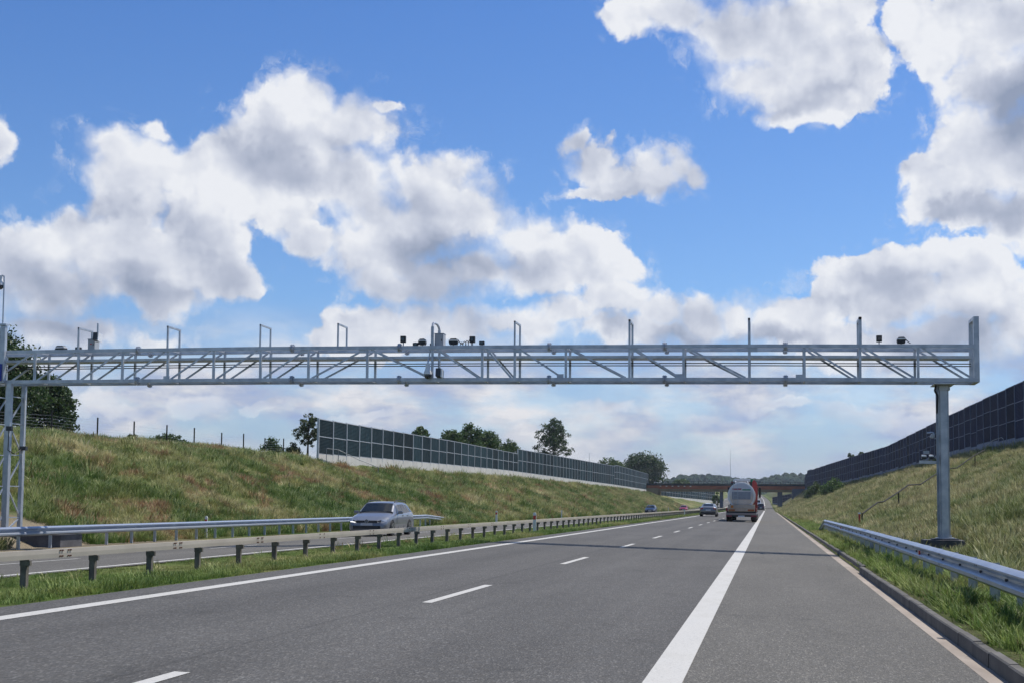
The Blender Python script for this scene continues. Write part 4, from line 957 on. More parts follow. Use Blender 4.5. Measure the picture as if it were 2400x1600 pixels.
    MB().box((0, f0 + .016, .50), (.52, .02, .11)).build('number_plate', M['whitep'] if not detail else mat('front_plate', (.5, .52, .56), .5), root)
    MB().box((0, -f0 - .004, .72), (.52, .02, .11)).build('number_plate', M['whitep'], root)
    MB().prism([(-.8 * sw, .36), (.8 * sw, .36), (.76 * sw, .50), (-.76 * sw, .50)], -f0 - .01, -f0 + .3).build('rear_bumper', M['trim'], root)
    if detail:
        em = MB(); em.lathe((0, f0 + .012, .705), [(.085, -.02), (.085, .02)], 18, 'Y'); em.build('emblem_disc', M['navy'], root, loc=(0, 0, dz_))
        em = MB()
        for k in range(18):
            a, b = 2 * math.pi * k / 18, 2 * math.pi * (k + 1) / 18; em.bar((.08 * math.cos(a), f0 + .036, .705 + .08 * math.sin(a)), (.08 * math.cos(b), f0 + .036, .705 + .08 * math.sin(b)), .012, .012)
        for P in ([(-.035, .068), (0, .008), (.035, .068)], [(-.062, .03), (-.03, -.062), (0, -.008), (.03, -.062), (.062, .03)]):
            for a, b in zip(P, P[1:]): em.bar((a[0], f0 + .036, .705 + a[1]), (b[0], f0 + .036, .705 + b[1]), .010, .010)
        em.build('emblem', M['rim'], root, loc=(0, 0, dz_))
        MB().bar((-.16, y_(1.98), 1.31), (.02, y_(1.9), 1.33), .02, .05).build('mirror_inside', M['trim'], root)
        MB().prism([(-.8, .0), (.8, .0), (.78, .03), (-.78, .03)], y_(1.25), y_(1.34)).build('wiper_cowl', M['trim'], root, loc=(0, 0, 1.0))
    return root
def put_z(x, y, f): return float(f(x)) + float(rise(y))
car('estate_car', 'silver estate car coming towards us in the opposite carriageway behind the median barrier', 'car', (-16.68, 57.2, put_z(-15.9, 57, cf2)), math.pi, M['silver'])
car('saloon_car', 'blue-grey saloon car driving away in the left lane beside the tanker truck', 'car', (-6.35, 150, put_z(-6.3, 150, cf)), 0, M['bluegrey'], kind='sedan', W=1.86, H=1.43, detail=False)
car('hatchback_car', 'small dark blue car coming towards us on the far carriageway', 'car', (-19.2, 226, put_z(-19.2, 226, cf2)), math.pi, M['navy'], L=4.2, kind='estate', detail=False)
car('hatchback_car', 'far red car coming towards us on the opposite carriageway', 'car', (-18.6, 306, put_z(-18.6, 306, cf2)), math.pi, M['redp'], L=4.3, kind='estate', detail=False)
car('delivery_van', 'distant white vehicle on the opposite carriageway just behind the blue-grey saloon', 'van', (-15.2, 355, put_z(-15.2, 355, cf2)), math.pi, M['whitep'], L=4.8, W=1.95, H=1.9, kind='suv', detail=False)
car('delivery_van', 'white van far ahead, half hidden behind the tanker truck', 'van', (-3.1, 470, put_z(-3, 470, cf)), 0, M['whitep'], L=5.2, W=2.0, H=2.4, kind='suv', detail=False)
car('sport_utility_car', 'dark blue high car far ahead in the right lane, beyond the tanker truck', 'car', (-1.7, 352, put_z(-1.7, 352, cf)), 0, M['navy'], L=4.7, W=1.95, H=1.85, kind='suv', detail=False)

# ---- tanker truck ahead in the right lane
TX, TY = -2.12, 112.5                                            # rear end
tz = put_z(TX, 112, cf)
M['steel'] = mat('polished_steel_tank', (.70, .63, .59), .40, .25, .08, 1.2)
M['steel_end'] = mat('brushed_tank_end', (.44, .42, .46), .38, .7, .15, 2.5)
M['truck_red'] = paint('truck_red', (.29, .008, .014)); M['beige'] = mat('trailer_rear_panel', (.52, .40, .30), .5, .1, .12, 3)
M['amber'] = mat('rear_lamp', (.38, .10, .02), .3)
M['dgreen'] = mat('green_marking', (.01, .22, .10), .5)
def tw_(): return None
tr = empty('tanker_semitrailer', (TX, TY, tz)); tag(tr, 'polished steel tanker semitrailer with a round tank seen from behind, in the right lane', 'tanker')
prof = [(.05, -.16), (.4, -.14), (.75, -.09), (.98, -.02), (1.07, .06), (1.07, 11.2), (.95, 11.35), (.5, 11.45)]
MB().lathe((0, 0, 2.16), prof, 40, 'Y').build('tank', M['steel'], tr, smooth=True)
MB().lathe((0, .04, 2.16), [(1.09, -.05), (1.125, -.02), (1.125, .06), (1.09, .09)], 40, 'Y').build('tank_rim', M['whitep'], tr, smooth=True)
for yy in (2.8, 5.6, 8.4): MB().lathe((0, yy, 2.16), [(1.075, -.05), (1.10, -.05), (1.10, .05), (1.075, .05)], 40, 'Y').build('tank_band', M['steel'], tr)
m = MB(); m.box((-.35, -.135, 2.70), (.72, .02, .10)); m.build('red_marking', mat('red_marking', (.35, .03, .10), .5), tr)
MB().box((.42, -.13, 2.64), (.66, .02, .09)).build('green_marking', M['dgreen'], tr)
m = MB(); m.box((0, -.17, 2.16), (1.5, .02, .62)); m.build('sign_panel', mat('grey_sign_panel', (.27, .29, .34), .5, 0, .1, 4), tr)
m = MB()
for k in range(4): m.box((0, -.185, 2.36 - k * .13), (1.15, .01, .022))
m.build('sign_lines', M['cabinet'], tr)
m = MB(); m.bar((-.62, -.2, 1.2), (-.62, -.2, 3.22), .035, .035, up=(0, 1, 0)); m.bar((-.28, -.2, 1.2), (-.28, -.2, 3.22), .035, .035, up=(0, 1, 0))
for k in range(7): m.bar((-.62, -.2, 1.35 + k * .28), (-.28, -.2, 1.35 + k * .28), .025, .025)
m.build('ladder', M['galv'], tr)
m = MB(); m.bb(-.55, .55, .2, 10.6, 3.24, 3.27); m.path([Vector((-.5, .2, 3.25)), Vector((-.5, .3, 3.36)), Vector((-.5, 10.5, 3.36))], .025); m.path([Vector((.5, .2, 3.25)), Vector((.5, .3, 3.36)), Vector((.5, 10.5, 3.36))], .025)
m.build('walkway', M['galv'], tr)
MB().bb(-1.10, 1.10, -.22, .35, .86, 1.42).build('rear_cabinet', M['beige'], tr, bevel=.03)
MB().bb(-1.02, 1.02, -.235, -.2, 1.16, 1.34).build('cabinet_door', mat('rear_steel_door', (.50, .42, .35), .5, .1, .1, 3), tr)
MB().bb(-1.24, 1.24, -.26, -.14, .56, .74).build('bumper', mat('bumper_bar', (.34, .27, .24), .5, .2), tr, bevel=.02)
MB().bb(-1.2, 1.2, -.1, .4, .42, .9).build('underframe', M['trim'], tr)
for sg in (1, -1):
    MB().bb(min(sg * .52, sg * 1.04), max(sg * .52, sg * 1.04), -.285, -.225, .90, 1.04).build('tail_light', M['amber'], tr, bevel=.01)
    MB().bb(min(sg * 1.13, sg * 1.25), max(sg * 1.13, sg * 1.25), -.2, 3.9, .86, 1.14).build('mudguard', M['truck_red'], tr, bevel=.03)
    MB().bb(min(sg * .78, sg * 1.24), max(sg * .78, sg * 1.24), -.3, -.25, .42, .56).build('corner_lamp', mat('dark_red_lamp', (.2, .01, .03), .3), tr)
    MB().bb(min(sg * .16, sg * .24), max(sg * .16, sg * .24), .3, 11, .95, 1.2).build('chassis_beam', M['trim'], tr)
MB().box((0, -.29, .47), (.52, .02, .12)).build('number_plate', M['whitep'], tr)
MB().box((-.75, -.30, 1.25), (.2, .02, .2)).build('hazard_plate', mat('hazard_orange', (.6, .2, .02), .5), tr)
def axle(p, y, dual=.5):
    for sg in (1, -1):
        w = MB().lathe((sg * (1.24 - dual / 2), y, .50), [(.28, -dual / 2), (.46, -dual / 2), (.50, -dual / 2 + .04), (.50, dual / 2 - .04), (.46, dual / 2), (.28, dual / 2)], 22, 'X').build('wheel', M['tyre'], p)
        MB().lathe((sg * (1.245), y, .50), [(.27, -.02), (.25, .01)], 18, 'X').build('rim', M['rim'], w)
for y in (1.0, 2.3, 3.6): axle(tr, y, .42)
tk = empty('tractor_unit', (TX, TY + 11.0, tz)); tag(tk, 'red truck tractor with a white roof fairing pulling the steel tanker', 'truck')
m = MB(); m.prism([(-1.2, 1.0), (1.2, 1.0), (1.24, 3.0), (1.16, 3.5), (-1.16, 3.5), (-1.24, 3.0)], 1.3, 3.5); m.build('cab', M['truck_red'], tk, bevel=.06)
MB().bb(-1.19, 1.12, 1.22, 1.34, 1.0, 3.44).build('rear_wall', M['dark'], tk)
m = MB(); m.prism([(-1.0, 3.5), (.85, 3.5), (.8, 3.72), (.7, 3.78), (-.8, 3.78), (-.95, 3.7)], 1.25, 3.0); m.build('roof_fairing', M['whitep'], tk, bevel=.05)
for sg in (1, -1):
    m = MB(); m.prism([(sg * a, b) for a, b in ([(.78, .9), (1.22, .9), (1.24, 3.0), (1.17, 3.4), (1.02, 3.62), (.88, 3.68), (.76, 3.5)] if sg > 0 else [(.8, .9), (1.24, .9), (1.24, 2.9), (1.15, 3.3), (.9, 3.5), (.8, 3.5)])], .6, 1.32); m.build('side_fairing', M['truck_red'] if sg > 0 else M['dark'], tk)
    MB().box((sg * 1.42, 3.1, 2.55), (.18, .12, .95)).build('mirror', M['black'], tk, bevel=.03)
    MB().bar((sg * 1.2, 3.1, 2.8), (sg * 1.4, 3.1, 2.8), .04, .04).build('mirror_arm', M['black'], tk)
    MB().box((sg * 1.245, 2.7, 2.6), (.02, .9, .75)).build('side_window', M['cglass'], tk)
    MB().bb(min(sg * .85, sg * 1.2), max(sg * .85, sg * 1.2), .6, 2.0, .5, 1.0).build('fuel_tank', M['steel'], tk, bevel=.05)
MB().box((0, 3.51, 2.55), (2.1, .02, .85)).build('windscreen', M['cglass'], tk)
MB().box((.7, 1.20, 3.62), (.22, .02, .3)).build('green_marking', M['dgreen'], tk)
MB().bb(-.45, .45, -1.5, 3.2, .75, 1.0).build('chassis', M['trim'], tk)
axle(tk, -.6, .6); axle(tk, 2.6, .32)

# ------------------------------------------------------------------ road bridge in the distance
M['corten'] = mat('brown_red_fascia', (.40, .13, .07), .7, 0, .25, .3, stretch=(1, 1, 2))
M['soffit'] = mat('olive_grey_girder', (.30, .24, .16), .8, 0, .2, .3)
M['pier'] = mat('blue_grey_pier', (.13, .15, .20), .8, 0, .15, .3)
BY = 430
br = empty('road_bridge', (-11, BY, 0)); tag(br, 'brown-red girder road bridge crossing the motorway in the distance', 'bridge')
ivb = Matrix.Translation(-Vector(br.location))
def pb_(m, nm, mt, **k):
    o = m.build(nm, mt, None, **k); o.parent = br; o.matrix_parent_inverse = ivb; return o
pb_(MB().bb(-38, 22, BY, BY + 11, 6.5, 7.55), 'deck_fascia', M['corten'])
pb_(MB().bb(-37, 15, BY + .5, BY + 10.5, 5.75, 6.5), 'girder', M['soffit'])
pb_(MB().bb(-40, 24, BY - .4, BY + 11.4, 7.55, 8.15), 'parapet_beam', M['trim'])
m = MB()
for x in np.arange(-39.5, 23, 1.5): m.box((x, BY - .1, 8.4), (.10, .10, .95))
for z in (8.25, 8.85): m.bar((-39.5, BY - .1, z), (23, BY - .1, z), .08, .08)
pb_(m, 'railing', M['rail_dark'])
for x0, x1 in ((-14.9, -14.0), (3.1, 4.6)):
    pb_(MB().bb(x0, x1, BY + 2, BY + 9, -1, 5.9), 'pier', M['pier'], bevel=.05)
pb_(MB().bb(7.6, 16, BY - 1, BY + 12, -1, 6.7), 'abutment', M['pier'])
pb_(MB().bb(-38.5, -34.2, BY - .2, BY + 11.2, 2, 6.7), 'abutment', M['soffit'])
m = MB()
for x in (-33.5, -31.6, -29.7, -27.8, -25.9, -24): m.box((x, BY - .05, 7.35), (.5, .12, .22))
pb_(m, 'drain_spouts', M['whitep'])
# noise barrier that continues beyond the bridge on the left
pts2 = [(-36.8 + i * .55, 446 + i * 6.4) for i in range(26)]
noise_wall('noise_barrier', 'far continuation of the left noise barrier seen under the bridge', pts2, 1, lambda y: 3, lambda y: float(ip(y, [446, 600], [8.9, 7.4])), lambda y: float(ip(y, [446, 600], [4.6, 3.4])), lambda x, y: float(ip(y, [446, 600], [2.6, 2.0])), M['panel'], M['frame'], M['concrete_wall'])
pts3 = [(15.5 - i * .9, 446 + i * 7) for i in range(16)]
noise_wall('noise_barrier', 'dark distant noise barrier sloping to the road under the right part of the bridge', pts3, -1, lambda y: 3, lambda y: float(ip(y, [446, 560], [6.9, 4.6])), lambda y: float(ip(y, [446, 560], [2.9, 2.4])), lambda x, y: 2.0, M['panel_r'], M['frame_r'], M['frame_r'])

# masts
def mast(x, y, h, label):
    t = empty('radio_mast', (x, y, 5)); tag(t, label, 'mast', 'thin masts on the skyline')
    MB().tube((0, 0, 0), (0, 0, h * .6), .35, .22, 6).tube((0, 0, h * .6), (0, 0, h), .2, .08, 6).build('pole', M['galv_dark'], t)
mast(-39.5, 1480, 58, 'tall thin mast rising above the tanker truck')
mast(-118, 900, 31, 'small thin mast behind the left noise barrier')

# ------------------------------------------------------------------ wooded hills on the horizon
hm = bpy.data.materials.new('wooded_hill'); hm.use_nodes = True; t = NT(hm.node_tree); b = t.n['Principled BSDF']
g_ = t.n.new('ShaderNodeNewGeometry'); p_ = g_.outputs['Position']
n_ = t.noise(p_, .02, 6, .65); n2 = t.noise(p_, .006, 3, .5)
t.put(b.inputs['Base Color'], t.mix(t.rng(n2, .45, .6), t.ramp(n_, [(.38, (.016, .036, .034)), (.6, (.030, .055, .042))]), t.ramp(n_, [(.38, (.024, .050, .030)), (.62, (.055, .082, .045))])))
b.inputs['Roughness'].default_value = 1; b.inputs['Specular IOR Level'].default_value = 0
def forest(name, label, x0, x1, y0, depth, zf, nrow, step, rs, seed):
    r_ = np.random.default_rng(seed); vs = []; fs = []; base = bmesh.new(); bmesh.ops.create_icosphere(base, subdivisions=2, radius=1)
    bv = np.array([v.co[:] for v in base.verts]); bf = np.array([[v.index for v in f.verts] for f in base.faces]); base.free(); off = 0
    for k in range(nrow):
        y = y0 + depth * k / nrow
        for x in np.arange(x0, x1, step):
            s_ = rs * r_.uniform(.7, 1.35); c = np.array([x + r_.uniform(-1, 1) * step * .6, y + r_.uniform(-.5, .5) * depth / nrow, zf(x, k / max(1, nrow - 1)) + r_.uniform(-.3, .3) * rs])
            vs.append(bv * (s_ * np.array([1, 1, 1.15])) * r_.uniform(.82, 1.15, (len(bv), 1)) + c); fs.append(bf + off); off += len(bv)
    o = raw_mesh(name, np.concatenate(vs), np.concatenate(fs).ravel(), 3, hm, smooth=False)
    tag(o, label, 'woodland', None, 'stuff'); return o
def hilltop(x, k):
    return 5 + (float(ip(x, [-128, -110, -60, 0, 60, 130, 300], [14, 24, 29, 26, 29, 31, 36])) + 3 * math.sin(x * .05)) * (k ** .7)
forest('woodland', 'dark wooded hill on the horizon beyond the bridge', -132, 300, 1300, 380, hilltop, 16, 4.6, 4.2, 5)
hg = MB(); hx = np.arange(-150, 330, 15); vs = [(x, 1300 + 380 * k, hilltop(x, k) - 3 if -132 < x else 3) for k in np.linspace(0, 1, 6) for x in hx]; n = len(hx)
hg.add(vs, [(j * n + i, j * n + i + 1, (j + 1) * n + i + 1, (j + 1) * n + i) for j in range(5) for i in range(n - 1)])
tag(hg.build('hill', M['ground']), kind='structure')

# ------------------------------------------------------------------ trees
def leaves(centres, radii, n, size, r_, flat=.75):
    """leaf quads scattered through blobs; returns verts, faces"""
    C_ = np.repeat(centres, n, 0); Rr = np.repeat(radii, n); N = len(C_)
    d = r_.normal(size=(N, 3)); d /= np.linalg.norm(d, axis=1)[:, None]
    P = C_ + d * (Rr * r_.uniform(.15, 1.5, N) ** .8)[:, None] * np.array([1, 1, flat])
    a = r_.normal(size=(N, 3)); a /= np.linalg.norm(a, axis=1)[:, None]
    b = np.cross(a, r_.normal(size=(N, 3))); b /= np.linalg.norm(b, axis=1)[:, None]
    s = (size * r_.uniform(.6, 1.4, N))[:, None]
    V = np.stack([P - a * s, P + b * s * .55, P + a * s, P - b * s * .55], 1).reshape(-1, 3)
    return V, np.arange(4 * N)
def tree(label, loc, h, w, m, group, style='round', nb=40, nl=60, ls=.22, seed=0, cat_='tree', name='broadleaf_tree', trunk=.25):
    r_ = np.random.default_rng(seed); t = empty(name, loc); tag(t, label, cat_, group)
    th = h * trunk; cs = []; rs = []
    for i in range(nb):
        for _ in range(30):
            u = r_.uniform(-1, 1, 3)
            if np.linalg.norm(u) < 1: break
        if style == 'round': c = np.array([u[0] * w / 2 * .8, u[1] * w / 2 * .8, th + (h - th) * (.52 + u[2] * .42)]); rr = w * .11
        elif style == 'sparse':
            k = (u[2] + 1) / 2; wid = math.sin(math.pi * min(1, .25 + k * .75)) ** .6
            a = r_.uniform(0, 6.28); c = np.array([math.cos(a) * w / 2 * wid * r_.uniform(.2, 1), math.sin(a) * w / 2 * wid * r_.uniform(.2, 1), th + (h - th) * (.06 + .92 * k)]); rr = w * .06
        elif style == 'bush': c = np.array([u[0] * w / 2 * .85, u[1] * w / 2 * .6, h * (.12 + .72 * abs(u[2]) * (1 - .5 * abs(u[0])))]); rr = min(w, h) * .17
        else:  # tall irregular
            k = (u[2] + 1) / 2; kk = 1 - .55 * k ** 2; c = np.array([u[0] * w / 2 * kk, u[1] * w / 2 * kk, th * .6 + (h - th * .6) * (.04 + .9 * k)]); rr = w * .11
        cs.append(c); rs.append(rr * r_.uniform(.7, 1.3))
    cs = np.array(cs); rs = np.array(rs)
    V, F_ = leaves(cs, rs, nl, ls, r_); raw_mesh('crown', V, F_, 4, m, t)
    tm = MB(); top = Vector((r_.uniform(-.2, .2), 0, h * .86)); r0 = max(.06, h * .022)
    tm.tube((0, 0, -.4), (0, 0, th), r0 * 1.3, r0, 8); tm.tube((0, 0, th), top, r0, r0 * .25, 7)
    for c in cs[::2]:
        z0 = max(th * .6, min(h * .8, c[2] * .72)); k = (z0 - th) / max(.1, (top.z - th)); b0 = Vector((top.x * max(0, k), 0, z0))
        mid = b0.lerp(Vector(c), .55) + Vector((0, 0, .08 * h * r_.uniform(-.3, .6)))
        tm.tube(b0, mid, r0 * .35, r0 * .2, 5); tm.tube(mid, c, r0 * .2, r0 * .06, 5)
    tm.build('trunk', M['bark'], t); return t
GL = 'trees and shrubs behind the left embankment'; GR_ = 'trees and shrubs on the right and under the bridge'
tree('big dark tree at the left edge of the picture behind the gantry tower', (-56.87, 92.00, 5.17), 9.12, 7.40, M['leaf_dark'], GL, 'tall', 190, 100, 0.14, seed=11, cat_='tree', name='broadleaf_tree', trunk=0.10)
tree('dark bushy tree just right of the gantry tower, its crown reaching the lattice', (-56.30, 98.00, 5.35), 6.28, 4.44, M['leaf_dark'], GL, 'tall', 120, 100, 0.13, seed=12, cat_='tree', name='broadleaf_tree', trunk=0.08)
tree('small green shrub on the crest between two fence posts', (-47.85, 125.00, 6.06), 1.84, 2.56, M['leaf_mid'], GL, 'bush', 30, 60, 0.10, seed=13, cat_='shrub', name='shrub', trunk=0.10)
tree('olive half-bare tree beside the start of the left noise barrier', (-43.01, 122.00, 5.79), 4.07, 2.98, M['leaf_dry'], GL, 'sparse', 110, 26, 0.10, seed=14, cat_='tree', name='broadleaf_tree', trunk=0.15)
tree('low dark shrub left of the olive half-bare tree', (-44.53, 122.00, 5.79), 1.30, 1.67, M['leaf_dark'], GL, 'bush', 26, 50, 0.10, seed=15, cat_='shrub', name='shrub', trunk=0.10)
tree('low green shrub behind the fence on the crest, the left one', (-52.58, 105.00, 5.86), 1.29, 1.70, M['leaf_mid'], GL, 'bush', 30, 50, 0.09, seed=16, cat_='shrub', name='shrub', trunk=0.10)
tree('wide low green shrub behind the fence on the crest, the right one', (-49.18, 105.00, 5.79), 1.50, 4.62, M['leaf_mid'], GL, 'bush', 60, 50, 0.09, seed=17, cat_='shrub', name='shrub', trunk=0.10)
tree('leftmost small treetop showing above the left noise barrier', (-49.82, 190.00, 8.65), 4.18, 2.83, M['leaf_mid'], GL, 'tall', 40, 40, 0.17, seed=18, cat_='tree', name='broadleaf_tree', trunk=0.20)
tree('leftmost tree of the group behind the left noise barrier', (-47.32, 200.00, 7.73), 5.09, 4.69, M['leaf_mid'], GL, 'tall', 90, 50, 0.17, seed=19, cat_='tree', name='broadleaf_tree', trunk=0.10)
tree('tallest pointed tree of the group behind the left noise barrier', (-45.62, 205.00, 7.90), 6.15, 4.92, M['leaf_mid'], GL, 'tall', 100, 50, 0.17, seed=20, cat_='tree', name='broadleaf_tree', trunk=0.10)
tree('broad rounded tree of the group behind the left noise barrier', (-43.73, 210.00, 7.73), 5.39, 6.26, M['leaf_mid'], GL, 'tall', 110, 50, 0.17, seed=21, cat_='tree', name='broadleaf_tree', trunk=0.10)
tree('smallest tree at the right end of the group behind the left noise barrier', (-42.33, 220.00, 7.68), 4.41, 4.20, M['leaf_mid'], GL, 'tall', 60, 50, 0.17, seed=22, cat_='tree', name='broadleaf_tree', trunk=0.10)
tree('tall open-branched tree standing alone above the left noise barrier', (-47.41, 300.00, 9.52), 11.30, 9.36, M['leaf_dark'], GL, 'sparse', 190, 34, 0.20, seed=23, cat_='tree', name='broadleaf_tree', trunk=0.10)
tree('wide low green tree left of the big round dark tree', (-50.56, 440.00, 8.49), 7.85, 12.24, M['leaf_mid'], GL, 'round', 60, 60, 0.35, seed=24, cat_='tree', name='broadleaf_tree', trunk=0.10)
tree('big round dark green tree near the left end of the bridge', (-45.43, 500.00, 5.57), 15.37, 19.32, M['leaf_dark'], GL, 'round', 170, 90, 0.42, seed=25, cat_='tree', name='broadleaf_tree', trunk=0.06)
tree('low dark trees left of the far hill, nearest the round tree', (-40.23, 650.00, 7.98), 7.78, 13.44, M['leaf_mid'], GL, 'bush', 50, 60, 0.60, seed=26, cat_='shrub', name='shrub', trunk=0.10)
tree('tiny tree crown peeping over the right noise barrier, the left one', (19.45, 330.00, 11.12), 3.26, 2.18, M['leaf_dark'], GR_, 'tall', 20, 40, 0.15, seed=27, cat_='tree', name='broadleaf_tree', trunk=0.20)
tree('tiny tree crown peeping over the right noise barrier, the right one', (20.59, 310.00, 11.02), 2.96, 1.85, M['leaf_dark'], GR_, 'tall', 20, 40, 0.15, seed=28, cat_='tree', name='broadleaf_tree', trunk=0.20)
tree('bright green willow bush in front of the right noise barrier', (13.83, 285.00, 3.46), 4.75, 6.68, M['leaf_bright'], GR_, 'bush', 110, 60, 0.16, seed=29, cat_='shrub', name='shrub', trunk=0.10)
tree('dark green bush between the bridge and the willow bush', (11.79, 340.00, 2.77), 5.46, 5.54, M['leaf_mid'], GR_, 'bush', 90, 70, 0.20, seed=30, cat_='shrub', name='shrub', trunk=0.10)
tree('small bright tree standing under the bridge', (-16.46, 455.00, 0.97), 4.84, 3.81, M['leaf_bright'], GR_, 'tall', 30, 50, 0.25, seed=31, cat_='tree', name='broadleaf_tree', trunk=0.15)

# ------------------------------------------------------------------ grass
def make_tufts(prefix, m, n, blades, h, spread, width, curl, seed, heads=0.):
    col = bpy.data.collections.new(prefix + '_sources'); r_ = np.random.default_rng(seed)
    for k in range(n):
        vs = []; fs = []; tp = []
        for b_ in range(blades):
            a = r_.uniform(0, 6.283); rr = spread * math.sqrt(r_.uniform(0, 1)); x, y = rr * math.cos(a), rr * math.sin(a)
            hh = h * r_.uniform(.45, 1.15); lean = r_.uniform(.05, curl) * hh; la = a + r_.uniform(-1.2, 1.2) ; w = width * r_.uniform(.6, 1.3)
            px_, py_ = -math.sin(la), math.cos(la); S = 3
            for s in range(S + 1):
                q = s / S; cx_ = x + math.cos(la) * lean * q * q; cy_ = y + math.sin(la) * lean * q * q; cz_ = hh * (q - .12 * q * q)
                ww = w * (1 - q) ** .7 / 2 + .0008
                if heads and b_ % 3 == 0 and s == 2: ww = w * heads
                vs += [(cx_ - px_ * ww, cy_ - py_ * ww, cz_), (cx_ + px_ * ww, cy_ + py_ * ww, cz_)]; tp += [q, q]
            o = len(vs) - 2 * (S + 1); fs += [(o + 2 * s, o + 2 * s + 1, o + 2 * s + 3, o + 2 * s + 2) for s in range(S)]
        me = bpy.data.meshes.new(prefix + '_tuft'); me.from_pydata(vs, [], fs); me.materials.append(m)
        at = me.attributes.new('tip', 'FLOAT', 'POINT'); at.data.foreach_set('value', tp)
        o = bpy.data.objects.new(prefix + '_tuft', me); col.objects.link(o)
    return col
def scatter(name, label, col, P, rz, sc, tilt=.12):
    me = bpy.data.meshes.new(name); me.vertices.add(len(P)); me.vertices.foreach_set('co', P.astype(np.float32).ravel())
    rot = np.stack([rng.normal(0, tilt, len(P)), rng.normal(0, tilt, len(P)), rz], -1)
    a = me.attributes.new('rot', 'FLOAT_VECTOR', 'POINT'); a.data.foreach_set('vector', rot.astype(np.float32).ravel())
    a = me.attributes.new('scl', 'FLOAT', 'POINT'); a.data.foreach_set('value', sc.astype(np.float32))
    o = bpy.data.objects.new(name, me); scene.collection.objects.link(o); tag(o, label, 'grass', None, 'stuff')
    ng = bpy.data.node_groups.new(name + '_nodes', 'GeometryNodeTree'); ng.interface.new_socket('Geometry', in_out='INPUT', socket_type='NodeSocketGeometry'); ng.interface.new_socket('Geometry', in_out='OUTPUT', socket_type='NodeSocketGeometry')
    N = ng.nodes; L = ng.links; gi = N.new('NodeGroupInput'); go_ = N.new('NodeGroupOutput')
    mp = N.new('GeometryNodeMeshToPoints'); L.new(gi.outputs[0], mp.inputs[0])
    ci = N.new('GeometryNodeCollectionInfo'); ci.inputs[0].default_value = col; ci.inputs['Separate Children'].default_value = True; ci.inputs['Reset Children'].default_value = True
    ip_ = N.new('GeometryNodeInstanceOnPoints'); L.new(mp.outputs[0], ip_.inputs['Points']); L.new(ci.outputs[0], ip_.inputs['Instance']); ip_.inputs['Pick Instance'].default_value = True
    na = N.new('GeometryNodeInputNamedAttribute'); na.data_type = 'FLOAT_VECTOR'; na.inputs[0].default_value = 'rot'
    er = N.new('FunctionNodeEulerToRotation'); L.new(na.outputs[0], er.inputs[0]); L.new(er.outputs[0], ip_.inputs['Rotation'])
    nb = N.new('GeometryNodeInputNamedAttribute'); nb.data_type = 'FLOAT'; nb.inputs[0].default_value = 'scl'; L.new(nb.outputs[0], ip_.inputs['Scale'])
    L.new(ip_.outputs[0], go_.inputs[0])
    md = o.modifiers.new('scatter', 'NODES'); md.node_group = ng
    return o
def pts_in(x0, x1, y0, y1, n, power=1.0):
    X = rng.uniform(x0, x1, n); Y = y0 + (y1 - y0) * rng.uniform(0, 1, n) ** power; return X, Y
def clumpy(X, Y, f=.5, thr=-.35):
    v = np.sin(X * f * 1.7 + Y * f * .6) + np.sin(Y * f * 1.3 - X * f * .8 + 1.7) + .8 * np.sin(X * f * 3.1 + 2 * np.sin(Y * f * 2.2)); return v > rng.normal(thr * 2, 1.0, len(X))
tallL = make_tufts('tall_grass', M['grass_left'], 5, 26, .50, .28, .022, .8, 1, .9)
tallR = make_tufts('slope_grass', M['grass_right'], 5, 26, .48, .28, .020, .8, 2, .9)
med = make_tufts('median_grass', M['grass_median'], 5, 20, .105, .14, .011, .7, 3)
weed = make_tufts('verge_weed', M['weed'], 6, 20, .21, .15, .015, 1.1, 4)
def grass(name, label, col, x0, x1, y0, y1, n, s0, s1, power=1., f=.5, thr=-.8, keep=None, grow=.34, low=None):
    X, Y = pts_in(x0, x1, y0, y1, n, power); k = clumpy(X, Y, f, thr)
    if keep is not None: k &= keep(X, Y)
    X, Y = X[k], Y[k]; Z = ground_z(X, Y) - .02; s = rng.uniform(s0, s1, len(X))
    cl = np.sin(X * 2.3 + 1.3 * np.sin(Y * .9)) * np.sin(Y * 1.1 + 1.7 * np.sin(X * .8)) + .5 * np.sin(X * 4.7 + Y * 1.9) * np.sin(Y * 2.6 - X)
    s = s * (.92 + grow * cl)
    if low is not None: s = s * low(X, Y)
    return scatter(name, label, col, np.stack([X + curve(Y), Y, Z], -1), rng.uniform(0, 6.28, len(X)), s)
wallx = lambda Y: np.interp(Y, WR_Y, WR_X)
padL = lambda X, Y: ~((X > -28.7) & (X < -23.0) & (Y > 41) & (Y < 46.5))
padR = lambda X, Y: ~((X > 3.9) & (X < 6.2) & (Y > 34.5) & (Y < 44.3))
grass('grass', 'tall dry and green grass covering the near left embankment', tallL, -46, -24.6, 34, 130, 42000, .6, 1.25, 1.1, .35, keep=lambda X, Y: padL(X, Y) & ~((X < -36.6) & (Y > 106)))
grass('grass', 'grass on the far left embankment', tallL, -36.6, -24.6, 125, 430, 24000, 1.0, 1.8, 1.1, .35)
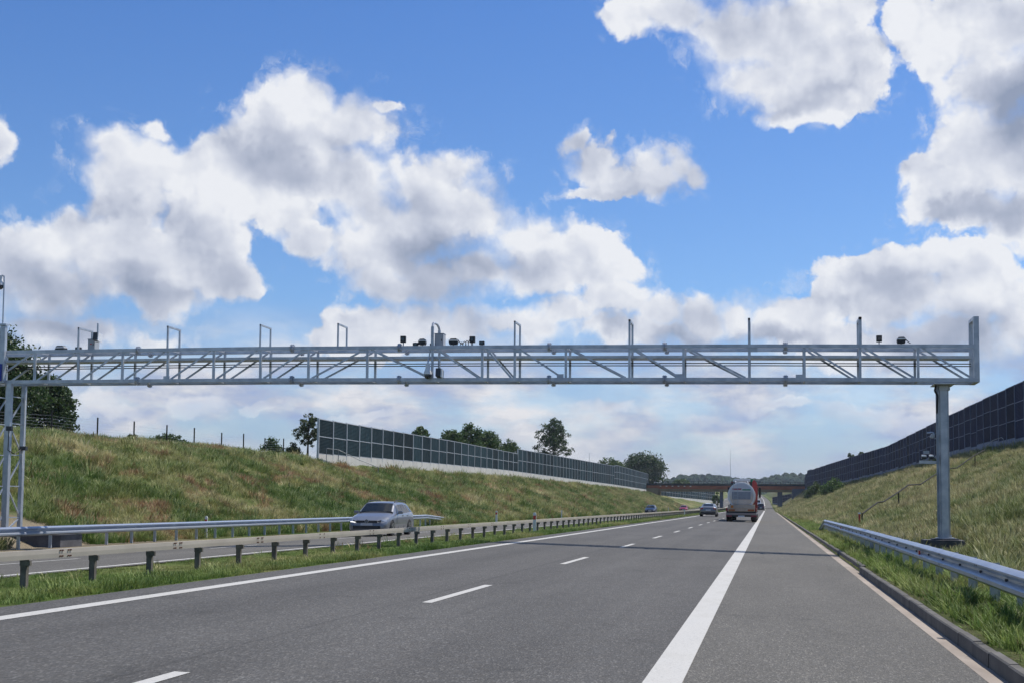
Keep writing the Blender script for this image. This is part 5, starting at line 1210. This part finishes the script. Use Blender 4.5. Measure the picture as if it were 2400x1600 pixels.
grass('grass', 'tall olive grass covering the near right embankment', tallR, 3.6, 23.5, 14, 125, 44000, .45, 1.1, 1.25, .45, keep=lambda X, Y: padR(X, Y) & (X < wallx(Y) - .1))
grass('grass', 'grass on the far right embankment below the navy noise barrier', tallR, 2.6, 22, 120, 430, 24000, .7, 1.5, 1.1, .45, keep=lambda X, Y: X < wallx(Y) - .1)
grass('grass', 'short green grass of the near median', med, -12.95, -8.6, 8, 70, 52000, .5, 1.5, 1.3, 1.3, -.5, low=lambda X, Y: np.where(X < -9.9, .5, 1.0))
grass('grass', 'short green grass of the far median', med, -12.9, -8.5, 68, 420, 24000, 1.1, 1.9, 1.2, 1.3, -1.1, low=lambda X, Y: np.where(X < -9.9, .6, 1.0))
grass('grass', 'fresh weeds and grass between kerb and guardrail', weed, 2.26, 5.2, 6, 60, 24000, .35, 1.3, 1.5, 1.9, -.15)
grass('grass', 'scattered taller seed stalks in the median', tallL, -12.6, -11.4, 9, 60, 160, .3, .6, 1.3, 1.3, -.2)
grass('grass', 'short grass around the foot of the gantry column', weed, 3.9, 6.2, 34.5, 44, 900, .4, .8, 1., 1.3, -.9, keep=lambda X, Y: ~((X > 4.65) & (Y > 42.5)))
grass('grass', 'straw coloured tufts between kerb and guardrail', tallR, 2.35, 5.2, 8, 60, 2600, .3, .6, 1.5, 1.3, .1)
grass('grass', 'low grass along the kerb beyond the end of the right guardrail', weed, 2.26, 4.2, 58, 200, 9000, .5, 1.2, 1.3, 1.6, -.9)

# ------------------------------------------------------------------ summer haze
m = bpy.data.materials.new('summer_haze'); m.use_nodes = True; t = NT(m.node_tree); t.n.remove(t.n['Principled BSDF'])
pv = t.n.new('ShaderNodeVolumePrincipled'); pv.inputs['Color'].default_value = (.80, .88, 1, 1); pv.inputs['Density'].default_value = .00012; pv.inputs['Anisotropy'].default_value = .3
t.l.new(pv.outputs[0], t.n['Material Output'].inputs['Volume'])
hz_ = MB().bb(-3100, 3100, -80, 4300, -2.5, 90).build('haze', m); tag(hz_, 'thin blue summer haze over the whole valley', 'haze', None, 'stuff')
